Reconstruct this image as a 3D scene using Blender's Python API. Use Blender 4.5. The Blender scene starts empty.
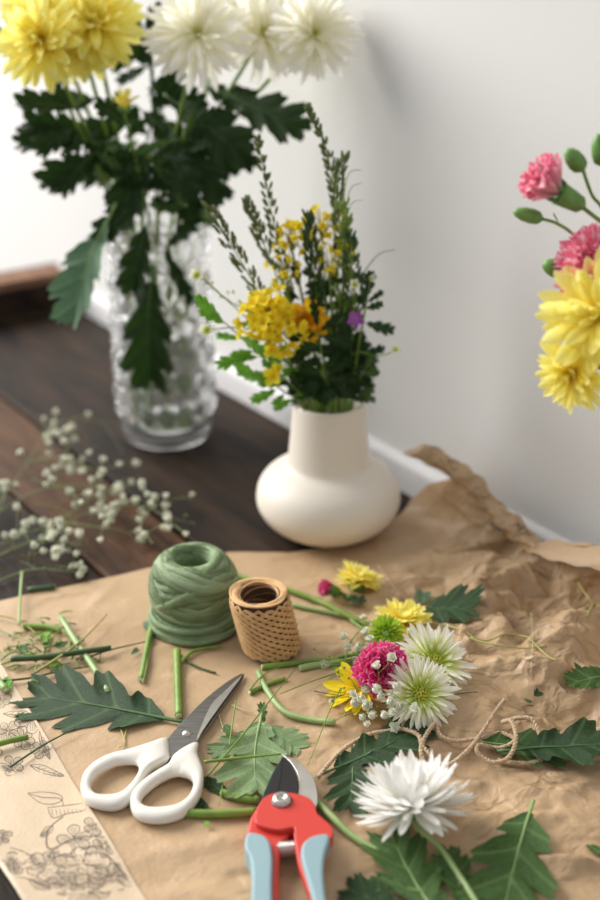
import bpy, bmesh, math, random
import numpy as np
from mathutils import Vector, Matrix, noise

random.seed(11)
C = bpy.context.scene.collection
sc = bpy.context.scene
R = math.radians
PI = math.pi

# ------------------------------------------------------------------ camera
H = 0.55            # camera height above the table top (metres)
PITCH = R(25.0)
FPX = 1150.0        # focal length in pixels of the 600x900 frame
cam_d = bpy.data.cameras.new('camera')
cam = bpy.data.objects.new('camera', cam_d)
C.objects.link(cam)
cam.location = (0, 0, H)
cam.rotation_euler = (R(90) - PITCH, 0, 0)
cam_d.sensor_fit = 'VERTICAL'
cam_d.sensor_height = 36.0
cam_d.lens = FPX * 36.0 / 900.0
cam_d.clip_start = 0.02
cam_d.dof.use_dof = True
cam_d.dof.focus_distance = 0.845
cam_d.dof.aperture_fstop = 2.9
sc.camera = cam

# ------------------------------------------------------------------ world, lights, exposure
sc.view_settings.view_transform = 'Standard'
sc.view_settings.look = 'None'
sc.view_settings.gamma = 1.0
sc.view_settings.use_curve_mapping = False
sc.view_settings.exposure = 0.0
w_ = bpy.data.worlds.new('world')
sc.world = w_
w_.use_nodes = True
bgn = w_.node_tree.nodes['Background']
bgn.inputs[0].default_value = (0.93, 0.96, 1.0, 1)
bgn.inputs[1].default_value = 0.52


def area_light(name, loc, target, sx, sy, power, col):
    l = bpy.data.lights.new(name, 'AREA')
    l.shape = 'RECTANGLE'
    l.size = sx
    l.size_y = sy
    l.energy = power
    l.color = col
    o = bpy.data.objects.new(name, l)
    C.objects.link(o)
    o.location = loc
    o.rotation_euler = (Vector(target) - Vector(loc)).to_track_quat('-Z', 'Y').to_euler()
    return o


area_light('window_light', (-2.8, 2.5, 2.0), (0.05, 0.85, 0.05), 2.8, 2.4, 285.0, (1.0, 0.985, 0.96))

# ------------------------------------------------------------------ projection helpers (pixel -> point on a real plane)
FWD = Vector((0, math.cos(PITCH), -math.sin(PITCH)))
UPV = Vector((0, math.sin(PITCH), math.cos(PITCH)))
CAMP = Vector((0, 0, H))
WN = Vector((0.807, 0.590, 0)).normalized()     # out of the room, towards the wall
WD = Vector((0.590, -0.807, 0)).normalized()    # along the wall, towards the camera
TRIM_B = 0.724                                  # face of the baseboard
WALL_B = 0.736                                  # face of the wall


def ray(u, v):
    return FWD + Vector((1, 0, 0)) * ((u - 300) / FPX) - UPV * ((v - 450) / FPX)


def P(u, v, z=0.0):
    d = ray(u, v)
    return CAMP + d * ((z - H) / d.z)


def Q(u, v, y):
    d = ray(u, v)
    return CAMP + d * (y / d.y)


def W(u, v, g=0.01):
    d = ray(u, v)
    return CAMP + d * ((TRIM_B - g) / d.dot(WN))


def bw(p):
    return p.dot(WN), p.dot(WD)


def lin(h):
    h = h.lstrip('#')
    out = []
    for i in (0, 2, 4):
        c = int(h[i:i + 2], 16) / 255
        out.append(c / 12.92 if c <= 0.04045 else ((c + 0.055) / 1.055) ** 2.4)
    return (*out, 1)


# ------------------------------------------------------------------ materials
def mat(name, c1, c2=None, rough=0.6, scale=20.0, bump=0.0, bscale=None, transl=0.0, stretch=None,
        metal=0.0, detail=4.0, spec=0.5, coat=0.0, coords='Object', contrast=0.25, sheen=0.0):
    m = bpy.data.materials.new(name)
    m.use_nodes = True
    nt = m.node_tree
    N, L = nt.nodes, nt.links
    b = N['Principled BSDF']
    out = N['Material Output']
    b.inputs['Roughness'].default_value = rough
    b.inputs['Metallic'].default_value = metal
    b.inputs['Specular IOR Level'].default_value = spec
    b.inputs['Coat Weight'].default_value = coat
    b.inputs['Sheen Weight'].default_value = sheen
    tc = N.new('ShaderNodeTexCoord')
    mp = N.new('ShaderNodeMapping')
    L.new(tc.outputs[coords], mp.inputs[0])
    if stretch:
        mp.inputs['Scale'].default_value = stretch
    nz = N.new('ShaderNodeTexNoise')
    nz.inputs['Scale'].default_value = scale
    nz.inputs['Detail'].default_value = detail
    L.new(mp.outputs[0], nz.inputs['Vector'])
    rp = N.new('ShaderNodeValToRGB')
    rp.color_ramp.elements[0].position = 0.5 - contrast
    rp.color_ramp.elements[1].position = 0.5 + contrast
    rp.color_ramp.elements[0].color = lin(c1)
    rp.color_ramp.elements[1].color = lin(c2 or c1)
    L.new(nz.outputs[0], rp.inputs[0])
    L.new(rp.outputs[0], b.inputs['Base Color'])
    if bump:
        n2 = N.new('ShaderNodeTexNoise')
        n2.inputs['Scale'].default_value = bscale or scale * 3
        n2.inputs['Detail'].default_value = 5
        L.new(mp.outputs[0], n2.inputs['Vector'])
        bp = N.new('ShaderNodeBump')
        bp.inputs['Strength'].default_value = bump
        bp.inputs['Distance'].default_value = 0.002
        L.new(n2.outputs[0], bp.inputs['Height'])
        L.new(bp.outputs[0], b.inputs['Normal'])
    if transl:
        t = N.new('ShaderNodeBsdfTranslucent')
        mx = N.new('ShaderNodeMixShader')
        mx.inputs[0].default_value = transl
        L.new(rp.outputs[0], t.inputs[0])
        L.new(b.outputs[0], mx.inputs[1])
        L.new(t.outputs[0], mx.inputs[2])
        L.new(mx.outputs[0], out.inputs[0])
    m['ramp'] = rp.name
    return m


def uv_mat(name, stops, rough=0.55, transl=0.3, streak=None):
    """petal / leaf material whose own pigment runs along the blade (UV y)"""
    m = bpy.data.materials.new(name)
    m.use_nodes = True
    nt = m.node_tree
    N, L = nt.nodes, nt.links
    b = N['Principled BSDF']
    out = N['Material Output']
    b.inputs['Roughness'].default_value = rough
    b.inputs['Specular IOR Level'].default_value = 0.3
    uv = N.new('ShaderNodeUVMap')
    sp = N.new('ShaderNodeSeparateXYZ')
    L.new(uv.outputs[0], sp.inputs[0])
    rp = N.new('ShaderNodeValToRGB')
    els = rp.color_ramp.elements
    els[0].position, els[0].color = stops[0][0], lin(stops[0][1])
    els[1].position, els[1].color = stops[-1][0], lin(stops[-1][1])
    for p, c in stops[1:-1]:
        e = els.new(p)
        e.color = lin(c)
    L.new(sp.outputs[1], rp.inputs[0])
    col = rp.outputs[0]
    if streak:
        mp = N.new('ShaderNodeMapping')
        mp.inputs['Scale'].default_value = streak[1]
        L.new(uv.outputs[0], mp.inputs[0])
        oi = N.new('ShaderNodeObjectInfo')
        va = N.new('ShaderNodeVectorMath')
        va.operation = 'ADD'
        L.new(mp.outputs[0], va.inputs[0])
        L.new(oi.outputs['Location'], va.inputs[1])
        nz = N.new('ShaderNodeTexNoise')
        nz.inputs['Scale'].default_value = 1.0
        L.new(va.outputs[0], nz.inputs['Vector'])
        r2 = N.new('ShaderNodeValToRGB')
        r2.color_ramp.elements[0].position = 0.42
        r2.color_ramp.elements[1].position = 0.62
        L.new(nz.outputs[0], r2.inputs[0])
        mx = N.new('ShaderNodeMix')
        mx.data_type = 'RGBA'
        L.new(r2.outputs[0], mx.inputs[0])
        L.new(col, mx.inputs[6])
        mx.inputs[7].default_value = lin(streak[0])
        col = mx.outputs[2]
    L.new(col, b.inputs['Base Color'])
    t = N.new('ShaderNodeBsdfTranslucent')
    mx2 = N.new('ShaderNodeMixShader')
    mx2.inputs[0].default_value = transl
    L.new(col, t.inputs[0])
    L.new(b.outputs[0], mx2.inputs[1])
    L.new(t.outputs[0], mx2.inputs[2])
    L.new(mx2.outputs[0], out.inputs[0])
    return m


def leaf_mat(name, dark, light, vein, rough=0.45):
    """leaf: UV x = distance from midrib, UV y = position between side veins"""
    m = bpy.data.materials.new(name)
    m.use_nodes = True
    nt = m.node_tree
    N, L = nt.nodes, nt.links
    b = N['Principled BSDF']
    out = N['Material Output']
    b.inputs['Roughness'].default_value = rough
    b.inputs['Specular IOR Level'].default_value = 0.35
    tc = N.new('ShaderNodeTexCoord')
    nz = N.new('ShaderNodeTexNoise')
    nz.inputs['Scale'].default_value = 60
    nz.inputs['Detail'].default_value = 5
    L.new(tc.outputs['Object'], nz.inputs['Vector'])
    rp = N.new('ShaderNodeValToRGB')
    rp.color_ramp.elements[0].position = 0.3
    rp.color_ramp.elements[1].position = 0.7
    rp.color_ramp.elements[0].color = lin(dark)
    rp.color_ramp.elements[1].color = lin(light)
    L.new(nz.outputs[0], rp.inputs[0])
    uv = N.new('ShaderNodeUVMap')
    sp = N.new('ShaderNodeSeparateXYZ')
    L.new(uv.outputs[0], sp.inputs[0])
    r2 = N.new('ShaderNodeValToRGB')
    r2.color_ramp.elements[0].position = 0.02
    r2.color_ramp.elements[0].color = (0.5, 0.5, 0.5, 1)
    r2.color_ramp.elements[1].position = 0.14
    r2.color_ramp.elements[1].color = (0, 0, 0, 1)
    L.new(sp.outputs[1], r2.inputs[0])
    mx = N.new('ShaderNodeMix')
    mx.data_type = 'RGBA'
    L.new(r2.outputs[0], mx.inputs[0])
    L.new(rp.outputs[0], mx.inputs[6])
    mx.inputs[7].default_value = lin(vein)
    L.new(mx.outputs[2], b.inputs['Base Color'])
    bp = N.new('ShaderNodeBump')
    bp.inputs['Strength'].default_value = 0.5
    bp.inputs['Distance'].default_value = 0.0015
    n3 = N.new('ShaderNodeTexNoise')
    n3.inputs['Scale'].default_value = 260
    L.new(tc.outputs['Object'], n3.inputs['Vector'])
    L.new(n3.outputs[0], bp.inputs['Height'])
    L.new(bp.outputs[0], b.inputs['Normal'])
    t = N.new('ShaderNodeBsdfTranslucent')
    mx2 = N.new('ShaderNodeMixShader')
    mx2.inputs[0].default_value = 0.18
    L.new(mx.outputs[2], t.inputs[0])
    L.new(b.outputs[0], mx2.inputs[1])
    L.new(t.outputs[0], mx2.inputs[2])
    L.new(mx2.outputs[0], out.inputs[0])
    return m


M_wall = mat('wall_paint', '#DAD8D5', '#D4D2CF', 0.85, 1.2, bump=0.05, bscale=60, contrast=0.3)
M_trim = mat('trim_paint', '#D6D4D4', '#D0CECE', 0.7, 3)
M_floor = mat('floor_boards', '#5A4636', '#3C2D22', 0.6, 3, stretch=(1, 8, 1))
M_wood = mat('dark_wood', '#0A0806', '#38281B', 0.6, 7, bump=0.8, bscale=24, stretch=(1.0, 5, 4), detail=8, contrast=0.2, spec=0.16)
M_wood2 = mat('worn_wood', '#120D09', '#66472F', 0.6, 6, bump=0.9, bscale=22, stretch=(1.0, 6, 4), detail=8, contrast=0.22, spec=0.16)
M_rail = mat('rail_wood', '#6B4D3A', '#8A674F', 0.6, 10, stretch=(1, 8, 4), spec=0.2)
M_kraft = mat('kraft_paper', '#AA8C6A', '#C8AA86', 0.42, 9, bump=0.25, bscale=300, contrast=0.35, spec=0.35, detail=8)


def crumple_relief(m):
    """fine creases of handled paper; their depth follows the sheet's own 'crumple' attribute"""
    nt = m.node_tree
    N, L = nt.nodes, nt.links
    b = N['Principled BSDF']
    prev = b.inputs['Normal'].links[0].from_socket
    tc = N.new('ShaderNodeTexCoord')
    at = N.new('ShaderNodeAttribute')
    at.attribute_name = 'crumple'
    wz = N.new('ShaderNodeTexNoise')
    wz.inputs['Scale'].default_value = 22
    L.new(tc.outputs['Object'], wz.inputs['Vector'])
    sc_ = N.new('ShaderNodeVectorMath')
    sc_.operation = 'SCALE'
    sc_.inputs['Scale'].default_value = 0.05
    L.new(wz.outputs['Color'], sc_.inputs[0])
    ad = N.new('ShaderNodeVectorMath')
    ad.operation = 'ADD'
    L.new(tc.outputs['Object'], ad.inputs[0])
    L.new(sc_.outputs[0], ad.inputs[1])
    for scale, dist in ((30, 0.0072), (80, 0.0024)):
        mp = N.new('ShaderNodeMapping')
        mp.inputs['Rotation'].default_value = (0, 0, 0.5 + scale)
        mp.inputs['Scale'].default_value = (0.7, 1.25, 1.0)
        L.new(ad.outputs[0], mp.inputs[0])
        vo = N.new('ShaderNodeTexVoronoi')
        vo.distance = 'MANHATTAN'
        vo.inputs['Scale'].default_value = scale
        L.new(mp.outputs[0], vo.inputs['Vector'])
        mu = N.new('ShaderNodeMath')
        mu.operation = 'MULTIPLY'
        L.new(vo.outputs['Distance'], mu.inputs[0])
        L.new(at.outputs['Fac'], mu.inputs[1])
        bp = N.new('ShaderNodeBump')
        bp.inputs['Strength'].default_value = 0.8
        bp.inputs['Distance'].default_value = dist
        L.new(mu.outputs[0], bp.inputs['Height'])
        L.new(prev, bp.inputs['Normal'])
        prev = bp.outputs[0]
    L.new(prev, b.inputs['Normal'])


crumple_relief(M_kraft)
M_kraft_b = mat('kraft_paper_printed_side', '#C8B092', '#D8C3A6', 0.36, 9, bump=0.15, bscale=300, contrast=0.35, spec=0.4)
M_ink = mat('black_ink', '#5A4E44', '#7B6D5E', 0.7, 40)
M_ceramic = mat('cream_ceramic', '#E9E1D6', '#E4DACC', 0.5, 5, bump=0.03, bscale=120)
M_whiteplastic = mat('white_plastic', '#E6E1D7', '#E0DACE', 0.28, 20, spec=0.5)
M_steel = mat('brushed_steel', '#8F8D8B', '#77736F', 0.33, 30, metal=0.9, stretch=(1, 12, 1), bump=0.1)
M_steel2 = mat('bright_steel', '#D0CEC9', '#B5B0A8', 0.3, 60, metal=0.8)
M_blackblade = mat('black_coated_blade', '#0E0D10', '#161518', 0.45, 30)
M_red = mat('coral_red_plastic', '#CE3E34', '#C83A30', 0.38, 12, spec=0.5)
M_blue = mat('grey_blue_rubber', '#8FABB0', '#86A2A9', 0.55, 15, bump=0.05, bscale=400)
M_greentwine = mat('green_raffia', '#6E8558', '#8C9F76', 0.6, 80, bump=0.6, bscale=400, contrast=0.2, stretch=(1, 1, 3))
M_greentwine2 = mat('green_raffia_light', '#82976C', '#9BAC86', 0.6, 80, bump=0.6, bscale=400, contrast=0.2, stretch=(1, 1, 3))
M_greentwine3 = mat('green_raffia_deep', '#5C7049', '#788B62', 0.6, 80, bump=0.6, bscale=400, contrast=0.2, stretch=(1, 1, 3))
M_tantwine = mat('tan_paper_twine', '#CC9C66', '#E6BE8A', 0.65, 120, bump=0.5, bscale=700)
M_tancore = mat('tan_core', '#3E2712', '#54371C', 0.8, 120)
M_jute = mat('jute_string', '#C0A280', '#DCC4A4', 0.85, 300, bump=0.8, bscale=900)
M_stem = mat('stem_green', '#64822A', '#8EAA4C', 0.45, 60, transl=0.1)
M_stemd = mat('stem_dark', '#2C431D', '#3F5C2A', 0.5, 60)
M_stemp = mat('stem_pale', '#84A05C', '#A3B77C', 0.45, 60)
M_stemy = mat('stem_dry', '#9C9A52', '#B8AE6C', 0.6, 60)
M_gypstem = mat('sprig_stem', '#66743E', '#7F8C54', 0.6, 60)
M_pith = mat('cut_pith', '#D5DDB0', '#C6D09A', 0.6, 60)
M_leafd = leaf_mat('leaf_dark', '#1F371B', '#345328', '#62834C')
M_leafm = leaf_mat('leaf_mid', '#3A5A28', '#56793A', '#8AA465')
M_leafp = leaf_mat('leaf_pale_underside', '#748F5C', '#90A978', '#B4C49A', 0.6)
M_leafb = leaf_mat('leaf_bouquet', '#152A0C', '#2C4A17', '#3F5D25')
M_leafl = leaf_mat('leaf_lime', '#5B9A22', '#7FBC3A', '#A2CC5E')
M_leafs = leaf_mat('leaf_sage', '#4C6E50', '#688A68', '#8AA888')
M_midrib = mat('midrib_green', '#7D9A5A', '#93AD70', 0.5, 60)
M_midribd = mat('midrib_dark', '#3F6034', '#4E7040', 0.5, 60)
M_pwhite = uv_mat('white_petal', [(0.0, '#EEF0D4'), (0.2, '#FAF9F4'), (1.0, '#FDFCFA')], 0.6, 0.5)
M_pwhite3 = uv_mat('white_petal_cream_base', [(0.0, '#EFE9A0'), (0.2, '#FAF7DC'), (1.0, '#FDFBF6')], 0.6, 0.5)
M_pwhite2 = uv_mat('white_petal_green_base', [(0.0, '#B4C830'), (0.38, '#DDE684'), (0.62, '#F8F7E2'), (1.0, '#FCFAF4')], 0.6, 0.45)
M_pyellow = uv_mat('yellow_petal', [(0.0, '#F4D83C'), (0.35, '#FDF070'), (1.0, '#FFFAA4')], 0.6, 0.5)
M_pgold = uv_mat('golden_petal', [(0.0, '#F2C81C'), (0.4, '#FDE62C'), (1.0, '#FFF04A')], 0.6, 0.45)
M_pdaisy = uv_mat('bright_yellow_petal', [(0.0, '#E0BC10'), (0.4, '#F8E01C'), (1.0, '#FDEC38')], 0.55, 0.3)
M_porange = uv_mat('orange_petal', [(0.0, '#E89C10'), (0.4, '#F8BE1C'), (1.0, '#FCD02C')], 0.6, 0.3)
M_ppink = uv_mat('magenta_petal', [(0.0, '#C41060'), (0.5, '#EA1E78'), (0.92, '#F0509A'), (1.0, '#FBC8DC')], 0.55, 0.25, ('#EE4A92', (22, 3, 1)))
M_ppink2 = uv_mat('pink_streaked_petal', [(0.0, '#FAC4D0'), (0.7, '#F9A4BA'), (1.0, '#F05A88')], 0.6, 0.5, ('#FCDCE2', (26, 2, 1)))
M_ppurple = uv_mat('purple_petal', [(0.0, '#D8A8D8'), (0.4, '#A858B0'), (1.0, '#9A4AA4')], 0.6, 0.3)
M_pgreen = uv_mat('lime_petal', [(0.0, '#7E9E1C'), (0.6, '#A2C430'), (1.0, '#BAD84C')], 0.55, 0.3)
M_gyp = mat('tiny_white_blossom', '#F4F3E6', '#E6E8D2', 0.7, 300, transl=0.3)
M_disc = mat('yellow_green_disc', '#BCC63A', '#E2DE62', 0.7, 500, bump=0.6, bscale=900)
M_budg = mat('bud_green', '#4C7A34', '#7AA050', 0.5, 90)
M_seed = mat('grass_seed', '#4E5E30', '#76804A', 0.7, 200)


def glass_mat(name, col, ior, rough=0.0):
    m = bpy.data.materials.new(name)
    m.use_nodes = True
    b = m.node_tree.nodes['Principled BSDF']
    b.inputs['Base Color'].default_value = col
    b.inputs['Transmission Weight'].default_value = 1.0
    b.inputs['IOR'].default_value = ior
    b.inputs['Roughness'].default_value = rough
    return m


M_glass = glass_mat('clear_glass', (1.0, 1.0, 1.0, 1), 1.38, 0.03)
M_glass.node_tree.nodes['Principled BSDF'].inputs['Transmission Weight'].default_value = 0.92
M_water = glass_mat('water', (0.97, 1.0, 0.98, 1), 1.33)


# ------------------------------------------------------------------ mesh helpers
class MB:
    def __init__(s):
        s.v, s.f, s.uv = [], [], []

    def grid(s, pts, uvs=None, cyc_u=False, cyc_v=False, flip=False):
        """pts[i][j] -> quads"""
        n, m = len(pts), len(pts[0])
        b = len(s.v)
        for i in range(n):
            for j in range(m):
                s.v.append(tuple(pts[i][j]))
                s.uv.append(uvs[i][j] if uvs else (0.5, 0.5))
        for i in range(n if cyc_u else n - 1):
            for j in range(m if cyc_v else m - 1):
                q = (b + i * m + j, b + ((i + 1) % n) * m + j, b + ((i + 1) % n) * m + (j + 1) % m, b + i * m + (j + 1) % m)
                s.f.append(q[::-1] if flip else q)

    def tube(s, pts, rad, sides=6, caps=True, flat=1.0, nrm=None):
        """rad: number or function of 0..1; flat < 1 squashes the section along the normal"""
        pts = [Vector(p) for p in pts]
        n = len(pts)
        rows = []
        prev = None
        for i, p in enumerate(pts):
            t = (pts[min(i + 1, n - 1)] - pts[max(i - 1, 0)])
            t = t.normalized() if t.length > 1e-9 else Vector((0, 0, 1))
            if nrm is not None:
                a = nrm[i] if isinstance(nrm, list) else nrm
                a = (a - t * a.dot(t)).normalized()
            elif prev is None:
                a = t.orthogonal().normalized()
            else:
                a = prev - t * prev.dot(t)
                a = a.normalized() if a.length > 1e-6 else t.orthogonal().normalized()
            prev = a
            c = t.cross(a)
            r = rad(i / max(1, n - 1)) if callable(rad) else rad
            rows.append([p + (a * math.cos(k * 2 * PI / sides) * flat + c * math.sin(k * 2 * PI / sides)) * r for k in range(sides)])
        b = len(s.v)
        s.grid(rows, cyc_v=True)
        if caps:
            s.f.append(tuple(b + k for k in range(sides)))
            s.f.append(tuple(b + (n - 1) * sides + k for k in range(sides))[::-1])

    def blob(s, c, rx, ry=None, rz=None, seg=8, rings=5, M=None, jit=0):
        ry = ry or rx
        rz = rz or rx
        b = len(s.v)
        c = Vector(c)
        for i in range(rings + 1):
            th = PI * i / rings
            for j in range(seg):
                ph = 2 * PI * j / seg
                k = 1 + random.uniform(-jit, jit)
                p = Vector((rx * math.sin(th) * math.cos(ph) * k, ry * math.sin(th) * math.sin(ph) * k, rz * math.cos(th) * k))
                if M is not None:
                    p = M @ p
                s.v.append(tuple(c + p))
                s.uv.append((j / seg, i / rings))
        for i in range(rings):
            for j in range(seg):
                s.f.append((b + i * seg + j, b + (i + 1) * seg + j, b + (i + 1) * seg + (j + 1) % seg, b + i * seg + (j + 1) % seg))

    def lathe(s, prof, c=(0, 0, 0), seg=48):
        c = Vector(c)
        rows = [[c + Vector((r * math.cos(2 * PI * k / seg), r * math.sin(2 * PI * k / seg), z)) for k in range(seg)] for r, z in prof]
        s.grid(rows, cyc_v=True, flip=True)

    def add(s, other, M):
        b = len(s.v)
        s.v += [tuple(M @ Vector(v)) for v in other.v]
        s.uv += other.uv
        s.f += [tuple(b + i for i in f) for f in other.f]

    def mesh(s, name, m, smooth=True):
        me = bpy.data.meshes.new(name)
        me.from_pydata(s.v, [], s.f)
        if len(s.uv) == len(s.v):
            ul = me.uv_layers.new(name='UVMap')
            idx = np.empty(len(me.loops), dtype=np.int32)
            me.loops.foreach_get('vertex_index', idx)
            ul.data.foreach_set('uv', np.array(s.uv, dtype=np.float32)[idx].ravel())
        me.polygons.foreach_set('use_smooth', [smooth] * len(me.polygons))
        me.materials.append(m)
        me.update()
        return me

    def build(s, name, m, parent=None, smooth=True):
        return link(name, s.mesh(name, m, smooth), parent)


def link(name, me, parent=None, matrix=None):
    o = bpy.data.objects.new(name, me)
    C.objects.link(o)
    if matrix is not None:
        o.matrix_world = matrix
    if parent is not None:
        o.parent = parent
        root = parent
        base = Vector(root.location) if root.parent is None else Vector((0, 0, 0))
        if root.type == 'EMPTY' and root.parent is None:
            o.matrix_parent_inverse = Matrix.Translation(-base)
        elif root.parent is not None or root.type == 'MESH':
            o.matrix_parent_inverse = parent_world(root).inverted()
    return o


def parent_world(o):
    m = o.matrix_basis.copy()
    if o.parent is not None:
        m = parent_world(o.parent) @ o.matrix_parent_inverse @ m
    return m


def tag(o, label, cat, group=None):
    o['label'] = label
    o['category'] = cat
    if group:
        o['group'] = group
    return o


def thing(name, loc, label, cat, group=None):
    o = bpy.data.objects.new(name, None)
    C.objects.link(o)
    o.location = loc
    o.empty_display_size = 0.02
    return tag(o, label, cat, group)


def struct(o):
    o['kind'] = 'structure'
    return o


def stuff(o):
    o['kind'] = 'stuff'
    return o


def catmull(pts, k=6, closed=False):
    pts = [Vector(p) for p in pts]
    n = len(pts)
    if n < 3 and not closed:
        return [pts[0].lerp(pts[-1], i / k) for i in range(k + 1)]
    out = []
    rng = n if closed else n - 1
    for i in range(rng):
        if closed:
            a, b, c, d = pts[(i - 1) % n], pts[i], pts[(i + 1) % n], pts[(i + 2) % n]
        else:
            a, b, c, d = pts[max(i - 1, 0)], pts[i], pts[i + 1], pts[min(i + 2, n - 1)]
        for j in range(k):
            t = j / k
            out.append(0.5 * ((2 * b) + (c - a) * t + (2 * a - 5 * b + 4 * c - d) * t * t + (3 * b - a - 3 * c + d) * t ** 3))
    if not closed:
        out.append(pts[-1])
    return out


def frame_to(z, y_hint=Vector((0, 1, 0))):
    """rotation whose Z axis is z and whose Y leans to y_hint"""
    z = Vector(z).normalized()
    x = Vector(y_hint).cross(z)
    if x.length < 1e-4:
        x = Vector((1, 0, 0)).cross(z)
    x.normalize()
    y = z.cross(x)
    return Matrix((x, y, z)).transposed().to_4x4()


def box(mb, x0, x1, y0, y1, z0, z1, nx=1):
    b = len(mb.v)
    for i in range(nx + 1):
        x = x0 + (x1 - x0) * i / nx
        for y, z in ((y0, z0), (y1, z0), (y1, z1), (y0, z1)):
            mb.v.append((x, y, z))
            mb.uv.append((0, 0))
    for i in range(nx):
        for k in range(4):
            a = b + i * 4
            mb.f.append((a + k, a + (k + 1) % 4, a + 4 + (k + 1) % 4, a + 4 + k)[::-1])
    mb.f.append((b, b + 1, b + 2, b + 3)[::-1])
    e = b + nx * 4
    mb.f.append((e, e + 1, e + 2, e + 3))


def bevel(o, w, seg=2, ang=40):
    m = o.modifiers.new('bevel', 'BEVEL')
    m.width = w
    m.segments = seg
    m.limit_method = 'ANGLE'
    m.angle_limit = R(ang)
    return o


# frame of the table: local x runs along the wall (WD), local y towards the wall (WN)
TROT = Matrix((WD, WN, Vector((0, 0, 1)))).transposed().to_4x4()
# right-handed version (x = -WD so that z is up)
TAB = Matrix((-WD, WN, Vector((0, 0, 1)))).transposed().to_4x4()
if TAB.determinant() < 0:
    TAB = TROT

# ------------------------------------------------------------------ the setting
C_END = bw(P(75, 306))[1]        # where the table ends (left back), coordinate along WD


def slab(name, c0, c1, b0, b1, z0, z1, m, parent=None, nx=1):
    """box given along the wall (c), across (b) and in height; local x = along grain"""
    sgn = -1 if TAB.col[0].to_3d().dot(WD) < 0 else 1
    xs = sorted((sgn * c0, sgn * c1))
    cx, cy = (xs[0] + xs[1]) / 2, (b0 + b1) / 2
    mb = MB()
    box(mb, xs[0] - cx, xs[1] - cx, b0 - cy, b1 - cy, z0, z1, nx)
    return link(name, mb.mesh(name, m, False), parent, TAB @ Matrix.Translation((cx, cy, 0)))


struct(slab('wall_back', -5.0, 3.0, WALL_B, WALL_B + 0.1, -0.75, 2.0, M_wall))
struct(slab('floor', -5.0, 3.0, -3.0, WALL_B, -0.80, -0.75, M_floor))
# baseboard / ledge strip: rounded profile running along the wall behind the table
mb = MB()
prof = [(0.0, -0.03), (0.0, 0.012), (0.0002, 0.026), (0.0012, 0.0305), (0.004, 0.0325), (0.0125, 0.0335)]
mb.grid([[WD * c + WN * (TRIM_B + g) + Vector((0, 0, z)) for g, z in prof] for c in np.linspace(C_END - 0.0, 1.4, 12)], flip=False)
tr = mb.build('trim_1', M_trim)
struct(tr)

table = thing('table', WN * 0.3 + WD * -0.4, 'dark stained rustic wooden table of worn planks standing against the white wall', 'table')
edges = [(-0.55, -0.30), (-0.296, -0.05), (-0.046, 0.100), (0.104, 0.246), (0.250, 0.388), (0.3915, 0.485), (0.4895, 0.7235)]
for i, (b0, b1) in enumerate(edges):
    p = slab('plank', C_END + 0.001, 0.75, b0, b1, -0.035, 0.0 - random.uniform(0, 0.0008), M_wood2 if i in (5,) else M_wood, table, 6)
    bevel(p, 0.0025, 2)
sgn = -1
rail = slab('end_rail', C_END - 0.045, C_END, -0.5, 0.723, -0.035, 0.048, M_wood, table)
bevel(rail, 0.003, 2)
cap = slab('rail_cap', C_END - 0.050, C_END + 0.003, -0.5, 0.7225, 0.048, 0.055, M_rail, table)
bevel(cap, 0.003, 2)
for c in (C_END + 0.04, 0.66):
    for b in (-0.45, 0.62):
        slab('leg', c - 0.035, c + 0.035, b, b + 0.07, -0.75, -0.036, M_wood, table)
apron = slab('apron', C_END + 0.05, 0.70, 0.60, 0.62, -0.14, -0.036, M_wood, table)

# ------------------------------------------------------------------ the kraft paper
rng = np.random.RandomState(5)
from mathutils.geometry import delaunay_2d_cdt
GX0, GX1, GY0, GY1, GS = -0.45, 0.75, 0.30, 1.25, 0.0013
GNX, GNY = int((GX1 - GX0) / GS), int((GY1 - GY0) / GS)


def facets(n, stretch, skew):
    """crumpled-sheet height field: random heights joined by flat triangular facets with sharp creases"""
    px = rng.uniform(GX0 - 0.05, GX1 + 0.05, n)
    py = rng.uniform(GY0 - 0.05, GY1 + 0.05, n)
    hh = rng.uniform(-1, 1, n)
    # elongate the facets: triangulate in a squeezed frame
    ca, sa = math.cos(skew), math.sin(skew)
    ax, ay = (px * ca + py * sa) / stretch, (-px * sa + py * ca)
    tri = delaunay_2d_cdt([Vector((a, b)) for a, b in zip(ax, ay)], [], [], 0, 1e-7)
    vs, fs, orig = tri[0], tri[2], tri[3]
    out = np.zeros((GNX + 1, GNY + 1))
    for f in fs:
        i, j, k = (orig[q][0] for q in f)
        x0, y0, x1, y1, x2, y2 = px[i], py[i], px[j], py[j], px[k], py[k]
        a0, a1 = max(0, int((min(x0, x1, x2) - GX0) / GS)), min(GNX, int((max(x0, x1, x2) - GX0) / GS) + 1)
        b0, b1 = max(0, int((min(y0, y1, y2) - GY0) / GS)), min(GNY, int((max(y0, y1, y2) - GY0) / GS) + 1)
        den = (y1 - y2) * (x0 - x2) + (x2 - x1) * (y0 - y2)
        if a1 < a0 or b1 < b0 or abs(den) < 1e-12:
            continue
        gx = (GX0 + GS * np.arange(a0, a1 + 1))[:, None]
        gy = (GY0 + GS * np.arange(b0, b1 + 1))[None, :]
        l0 = ((y1 - y2) * (gx - x2) + (x2 - x1) * (gy - y2)) / den
        l1 = ((y2 - y0) * (gx - x2) + (x0 - x2) * (gy - y2)) / den
        l2 = 1 - l0 - l1
        m = (l0 >= -1e-6) & (l1 >= -1e-6) & (l2 >= -1e-6)
        blk = out[a0:a1 + 1, b0:b1 + 1]
        blk[m] = (l0 * hh[i] + l1 * hh[j] + l2 * hh[k])[m]
    return out


FAC = {'a': facets(700, 1.8, 0.2), 'b': facets(2600, 1.7, -0.15), 'c': facets(9000, 1.5, 0.3)}


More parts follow.
